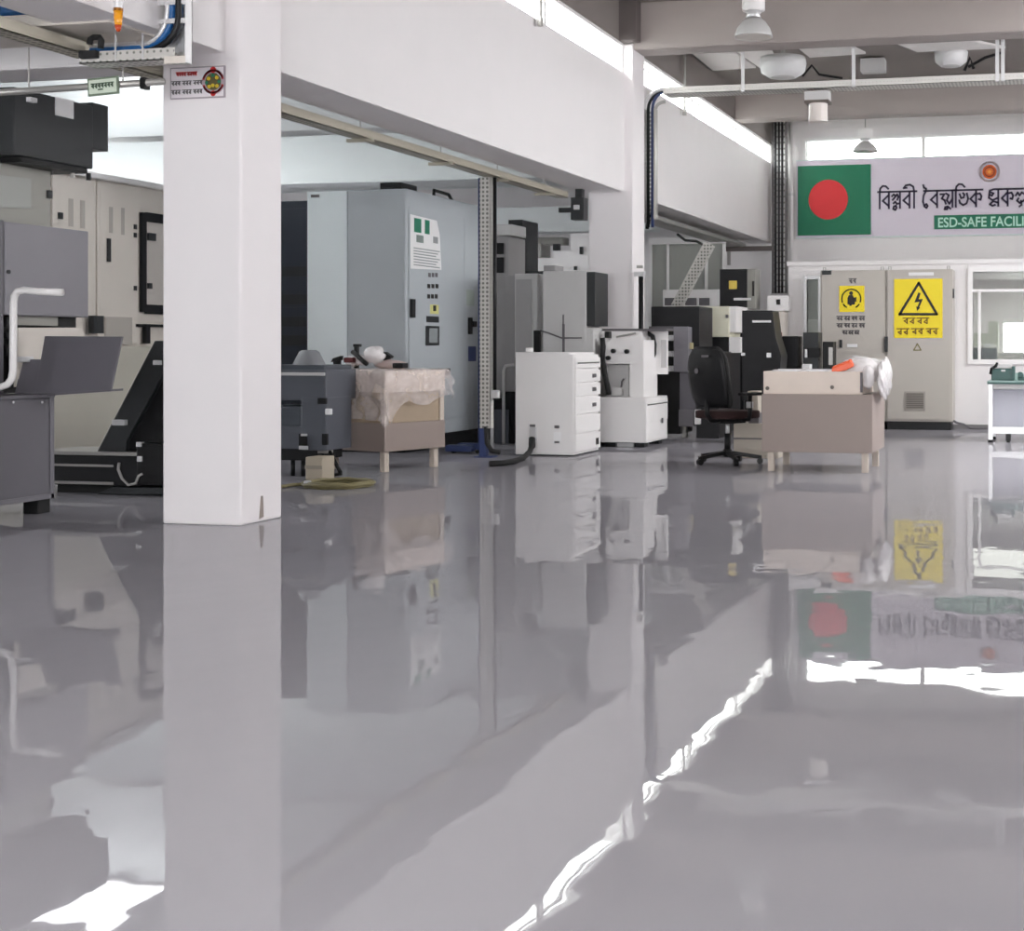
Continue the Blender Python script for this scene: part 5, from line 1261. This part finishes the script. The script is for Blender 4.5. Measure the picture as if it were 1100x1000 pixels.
MB().cyl((0, 0, .28), (0, 0, .42), .02, 16).build('gas_lift', ALU, o, local=True, smooth=True)
m = MB(); m.box((-.11, -.12, .40), (.11, .12, .445)); m.box((.1, -.02, .41), (.25, 0, .425)); m.build('mechanism', BLACK, o, .008, local=True)
def pad(name, w, d, zc, th, mm, curve=.02):
    m = MB()
    m.box((-w/2, -d/2, zc-th/2), (w/2, d/2, zc+th/2))
    bmesh.ops.subdivide_edges(m.bm, edges=m.bm.edges, cuts=3, use_grid_fill=True)
    return m
m = pad('seat', .50, .48, .49, .085, MAROON); m.build('seat', MAROON, o, local=True, smooth=True, sub=2)
m = MB(); nx, nz_ = 12, 14
def BK(s):
    def P(u, v):
        w_ = .25 * (1 - .25*abs(2*v-.9)**3) * (1 if v < .88 else 1-(v-.88)*2.2)
        x = (u-.5)*2.1*w_
        z = .56 + .60*v
        y = -.225 - .10*v - .03*math.sin(v*PI) + .05*(2*u-1)**2
        return Vector((x, y + s*.018, z))
    return P
m.grid(BK(1), nx, nz_); m.build('backrest', FABRIC, o, local=True, smooth=True, solid=.05, sub=1)
m = MB(); m.grid(lambda u, v: BK(-1)(.02+.96*u, .01+.98*v)+Vector((0, -.012, 0)), 12, 12); bs = m.build('back_shell', BLACK, o, local=True, smooth=True, solid=.015)
m = MB(); c = BK(-1)(.36, .60)+Vector((0, -.034, 0)); m.cyl(c, c+Vector((0, -.006, 0)), .026, 16); m.build('badge', GINK, o, local=True)
m = MB(); c = BK(-1)(.62, .84)+Vector((0, -.034, 0)); m.box((c.x-.045, c.y-.008, c.z-.011), (c.x+.045, c.y, c.z+.011)); m.build('label', GINK, o, local=True)
m = MB(); m.tube([(0, -.05, .43), (0, -.24, .44), (0, -.29, .50), (0, -.28, .64)], .026, 10); m.build('spine', BLACK, o, local=True, smooth=True)
for s in (-1, 1):
    m = MB(); m.tube([(s*.16, .0, .435), (s*.29, .0, .45), (s*.30, 0, .52), (s*.30, 0, .68)], .022, 10); ar = m.build('armrest_post', BLACK, o, local=True, smooth=True)
    m = MB(); m.box((s*.30-.045, -.13, .68), (s*.30+.045, .15, .71)); m.build('armrest_pad', BLACK, o, .012, local=True)
    m = MB(); m.box((s*.30-.02, -.03, .56), (s*.30+.02, .03, .62)); m.build('height_button', ALU, ar, local=True)
# box seen behind the chair
o = thing('storage_box', 'beige low cabinet on the floor behind the office chair', 'cabinet', at_z(806, 489))
p = at_z(787, 489); q = at_z(835, 489); y = cp.y + .85
m = MB(); m.box((xy(788, y), y, 0), (xy(836, y), y+.4, zz(806, 455, y))); bx = m.build('body', mat('beige_cabinet', (172, 164, 152), .5), o, .006)
m = MB(); face(m, 788, 470.5, 836, 472, y-.008, .008); m.build('seam', GINK, bx)
m = MB(); face(m, 803, 420, 814, 445, y+.05, .2); m.build('upper_box', mat('beige_cabinet', (172, 164, 152), .5), o, .004)
m = MB(); m.box((xy(803, y), y+.05, zz(806, 455, y)), (xy(814, y), y+.25, zz(806, 444, y))); m.build('neck', GINK, o)

# ================================================================== RIGHT: ELECTRIC CABINETS, BENCH, THINGS BEHIND GLASS
Yq = 20.0
qx = [xy(881.5, Yq), xy(951.5, Yq), xy(1023, Yq)]; zq = zz(950, 290, Yq); zp0 = zz(950, 452.5, Yq)
specs = [('grey electric cabinet with a small round warning sign and printed lines', 0), ('grey electric cabinet with the large yellow high voltage sign', 1)]
qd = []
for lab, i in specs:
    o = thing('electric_cabinet', lab, 'cabinet', ((qx[i]+qx[i+1])/2, Yq+.2, 0))
    a, b = qx[i] + (.006 if i else 0), qx[i+1]
    MB().box((a, Yq, zp0), (b, Yq+.42, zq)).build('body', CABG, o, .006)
    MB().box((a+.01, Yq+.02, 0), (b-.02, Yq+.4, zp0)).build('plinth', BLACKM, o)
    d = MB().box((a+.02, Yq-.02, zp0+.03), (b-.03, Yq, zq-.015)).build('door', CABG, o, .005); qd.append(d)
    for x in (a+.04, b-.06): MB().tube([(x-.015, Yq+.1, zq), (x-.015, Yq+.1, zq+.05), (x+.015, Yq+.1, zq+.05), (x+.015, Yq+.1, zq)], .008, 8).build('lifting_eye', STEEL, o)
yd_ = Yq - .02
def dp(name, x0, y0, x1, y1, mm, d, t=.008, bev=0):
    m = MB(); face(m, x0, y0, x1, y1, yd_-t, t); return m.build(name, mm, d, bev)
d = qd[0]
dp('name_plate', 883, 290.5, 893, 295, CHAR, d)
m = MB(); scrawl(m, xy(912, yd_), xy(920, yd_), zz(915, 304.5, yd_), zz(915, 298, yd_), yd_, 1, 2, .012); m.build('printed_mark', GINK, d)
s_ = dp('round_sign', 901.5, 307, 928.5, 335, YEL, d)
ys_ = yd_ - .008; u = at_y(915, H, ys_).x - at_y(914, H, ys_).x
c = at_y(914.5, 321, ys_)
m = MB(); ring(m, c.x, c.z, 10.2*u, 1.3*u, ys_, -20, 200, n=26); ring(m, c.x, c.z, 10.2*u, 1.3*u, ys_, 215, 240, n=6); ring(m, c.x, c.z, 10.2*u, 1.3*u, ys_, 300, 325, n=6); m.build('circle', INK, s_)
m = MB(); disc(m, c.x-.2*u, c.z+6*u, 2*u, ys_)
m.prism([(c.x+p*u, ys_, c.z+q_*u) for p, q_ in ((-4, -6), (-4, 1), (-2.5, 4), (1.5, 4), (3, 1), (5.5, 2), (5.5, -3), (4, -3), (3.5, -6), (.5, -6), (0, -7.5), (-2, -7.5), (-2, -6))], (0, -.004, 0)); m.build('figure', INK, s_)
def printed(rows, par, mm, Yf, w=None):
    m = MB()
    for x0, x1, y0, y1, n, sd in rows: scrawl(m, xy(x0, Yf), xy(x1, Yf), zz((x0+x1)/2, y1, Yf), zz((x0+x1)/2, y0, Yf), Yf, n, sd, w)
    return m.build('lettering', mm, par)
printed([(899, 929, 338.5, 344.5, 4, 11), (899, 929, 346.5, 352, 4, 12), (905, 923, 354, 359.5, 3, 13)], d, GINK, yd_, .014)
dp('lock', 901.5, 365, 904.5, 373.5, CHAR, d, .03, .004)
dp('label', 910, 369.5, 921, 373, PAPER, d)
d = qd[1]
dp('name_plate', 976, 292.5, 1003, 296, PAPER, d)
s_ = dp('warning_sign', 960.5, 299.5, 1012.5, 363, YEL, d)
A, B_, C_ = at_y(987, 304, ys_), at_y(966.5, 337.5, ys_), at_y(1006.5, 337.5, ys_)
m = MB()
ribbon(m, [(A.x, A.z), (B_.x, B_.z)], 2.6*u, ys_); ribbon(m, [(B_.x, B_.z), (C_.x, C_.z)], 2.6*u, ys_); ribbon(m, [(C_.x, C_.z), (A.x, A.z)], 2.6*u, ys_)
m.build('triangle', INK, s_)
m = MB(); g = lambda a, b: ((lambda p: (p.x, p.z))(at_y(a, b, ys_)))
bolt = [(986.5, 314), (988.8, 315), (986.8, 321.5), (991.5, 321), (987.5, 330), (988.5, 330.5), (985.2, 334), (984.4, 329.2), (985.6, 329.6), (987.8, 324.2), (982.4, 324.8)]
m.prism([(g(*p)[0], ys_, g(*p)[1]) for p in bolt], (0, -.004, 0)); m.build('lightning_bolt', INK, s_)
printed([(970, 998, 340, 348.5, 2, 21), (963.5, 1008, 351.5, 359.5, 3, 22)], s_, mat('brown_ink', (120, 84, 20), .6), ys_, .015)
k = at_y(985.5, 373, yd_)
m = MB(); ribbon(m, [(k.x-.05, k.z-.04), (k.x, k.z+.05), (k.x+.05, k.z-.04), (k.x-.05, k.z-.04)], .014, yd_); m.build('warning_sticker', mat('olive_ink', (120, 110, 50), .6), d)
dp('vent_frame', 971.5, 420.5, 994, 441, mat('vent_frame_paint', (160, 154, 146), .5), d, .012, .004)
m = MB()
for i in range(8):
    v = 422.5 + i*2.1; face(m, 973.5, v, 992, v+1.2, yd_-.02, .01)
m.build('vent_louvre', mat('vent_dark', (112, 106, 100), .5), d)
dp('handle', 950, 361.5, 953.5, 378, CHAR, d, .04, .005)
m = MB(); m.box((qx[2]-.02, Yq+.05, zz(1024, 320, Yq)), (qx[2]+.02, Yq+.1, zz(1024, 310, Yq))); m.build('hinge', CHAR, qd[1])
o = thing('floor_cable', 'thin grey cable running from the right electric cabinet along the floor', 'cable', at_z(1030, 459))
pts = [(qx[2]+.01, Yq+.1, zz(1024, 452, Yq+.1)), (qx[2]+.05, Yq+.12, zz(1027, 454, Yq+.1)), (xy(1035, Yq+.2), Yq+.25, .07), (xy(1042, Yq+.3), Yq+.32, .015), (xy(1062, Yq+.3), Yq+.32, .015)]
MB().tube(pts, .016, 8).build('sheath', GINK, o, smooth=True)
# bench
Yw = 17.55
zt_ = zz(1063, 409, Yw)
wx0, wx1 = xy(1060.5, Yw), xy(1060.5, Yw)+1.5
o = thing('workbench', 'pale grey workbench with a teal edged top at the right edge', 'workbench', (wx0+.75, Yw+.35, 0))
m = MB(); m.box((wx0, Yw-.03, zt_-.035), (wx1, Yw+.75, zt_)); m.build('worktop', MINTM, o, .006)
m = MB(); m.box((wx0, Yw-.034, zt_-.04), (wx1, Yw-.03, zt_-.016)); m.build('edge_strip', TEAL, o)
m = MB(); m.box((wx0+.07, Yw, zt_-.1), (wx1-.05, Yw+.03, zt_-.036)); m.build('apron', LGRAY, o, .004)
lx0, lx1 = xy(1061.5, Yw), xy(1066, Yw)
for x in (lx0, wx1-.1):
    for y in (Yw, Yw+.65):
        lgm = MB().box((x, y, .03), (x+.055, y+.055, zt_-.036)).build('leg', ALU, o, .004)
        MB().cyl((x+.027, y+.027, 0), (x+.027, y+.027, .03), .03, 12).build('foot', RUBBER, lgm)
m = MB(); m.box((lx1, Yw+.1, zz(1080, 463, Yw)), (wx1-.1, Yw+.12, zt_-.1)); m.build('modesty_panel', mat('lilac_grey_panel', (188, 188, 198), .45), o, .003)
m = MB(); m.box((lx1, Yw, zz(1080, 466, Yw)), (wx1-.1, Yw+.05, zz(1080, 458.5, Yw))); m.build('stretcher', ALU, o, .004)
m = MB(); x = xy(1083, Yw); m.box((x-.03, Yw+.02, .02), (x+.03, Yw+.08, zz(1080, 466, Yw))); m.build('lock_box', BLACKM, o)
m = MB(); m.cyl((x, Yw+.05, 0), (x, Yw+.05, .02), .02, 10); m.build('castor', RUBBER, o)
Yb_ = Yw + .2; ztb = zt_
o = thing('teal_machine', 'small dark teal bench machine with a grey lid on the workbench', 'machine', (xy(1078, Yb_), Yb_+.15, ztb))
m = MB(); m.box((xy(1065, Yb_), Yb_, ztb), (xy(1089.5, Yb_), Yb_+.3, zz(1078, 396, Yb_))); m.build('body', TEAL, o, .01)
m = MB(); m.box((xy(1068, Yb_), Yb_+.02, zz(1078, 396, Yb_)), (xy(1087, Yb_), Yb_+.28, zz(1078, 391.5, Yb_))); m.build('lid', LGRAY, o, .008)
m = MB(); m.tube([at_y(1064, 402, Yb_-.02), at_y(1065, 396, Yb_-.02), at_y(1070, 393, Yb_-.02), at_y(1071, 390, Yb_)], .018, 8); m.build('lever', BLACK, o, smooth=True)
m = MB(); face(m, 1075.5, 397, 1080, 399, Yb_-.01, .01); m.build('label', LGRAY, o)
m = MB(); face(m, 1087, 393.5, 1090, 408, Yb_-.02, .25); m.build('end_plate', TEAL, o, .004)
o = thing('dial_gauge', 'small pale and teal gauge to the right of the teal machine', 'gauge', (xy(1095, Yb_), Yb_+.05, ztb))
m = MB(); face(m, 1089.8, 400.5, 1093.3, 408.7, Yb_+.01, .08); m.build('stand', MINTM, o, .004)
m = MB(); a = at_y(1096, 403, Yb_+.02); m.cyl(a, a+Vector((0, .07, 0)), .04, 20); m.box((a.x-.03, Yb_+.02, ztb), (a.x+.05, Yb_+.09, a.z-.02)); m.build('dial', TEAL, o, .004)
o = thing('teal_tray', 'low pale tray behind the gauge on the workbench', 'tray', (xy(1104, Yb_), Yb_+.2, ztb))
m = MB(); m.box((xy(1099, Yb_), Yb_+.1, ztb), (xy(1120, Yb_), Yb_+.3, ztb+.05)); m.build('tray', MINTM, o, .006)
# in the room behind the window
Yi = YR + .35
zf = zz(1057, 387, Yi)
o = thing('grey_case', 'dark grey case standing inside the window at its lower left corner', 'case', (xy(1057, Yi), Yi+.2, 0))
m = MB(); face(m, 1042, 373, 1070, 387, Yi, .35); m.build('case', mat('slate_case', (96, 100, 104), .5), o, .008)
m = MB(); face(m, 1042, 371.5, 1071, 374, Yi-.02, .4); m.build('lid', STEEL, o, .006)
m = MB(); face(m, 1056, 369, 1067, 371.5, Yi+.05, .2); m.build('top_clip', LGRAY, o, .004)
m = MB(); m.box((xy(1041, Yi), Yi, 0), (xy(1072, Yi), Yi+.4, zf)); m.build('stand', CREAM, o, .006)
Yi2 = YR + 1.6
o = thing('inner_cabinet', 'tall pale cabinet inside the room behind the window', 'cabinet', (xy(1055, Yi2), Yi2+.2, 0))
m = MB(); m.box((xy(1040, Yi2), Yi2, 0), (xy(1061, Yi2), Yi2+.4, zz(1052, 358, Yi2))); m.build('body', mat('pale_sage_paint', (206, 208, 198), .5), o, .008)
m = MB(); m.box((xy(1061, Yi2), Yi2+.1, 0), (xy(1072, Yi2), Yi2+.4, zz(1066, 345, Yi2))); m.build('side_unit', mat('pale_sage_paint', (206, 208, 198), .5), o, .006)
o = thing('inner_bench', 'long pale bench inside the room beneath its bright window', 'bench', (xy(1120, Yi2+1), Yi2+1.2, 0))
m = MB(); m.box((xy(1068, Yi2+1), Yi2+1, zz(1090, 382, Yi2+1)), (xy(1180, Yi2+1), Yi2+1.6, zz(1090, 379, Yi2+1))); m.build('tabletop', LGRAY, o, .004)
m = MB(); m.box((xy(1070, Yi2+1), Yi2+1.05, 0), (xy(1178, Yi2+1), Yi2+1.55, zz(1090, 382, Yi2+1))); m.build('cabinet', WHITEM, o, .004)

# added panels coloured as the bright room seen through the narrow window
fo = bpy.data.objects['window_6']
MB().box((sx0, YR+.06, sz0), (sx1, YR+.07, zz(872, 343, YR))).build('view_panel', PAPER, fo)
MB().box((sx0, YR+.06, zz(872, 343, YR)), (sx1, YR+.072, sz1)).build('upper_view_panel', mat('pale_grey_view', (186, 186, 186), .6), fo)
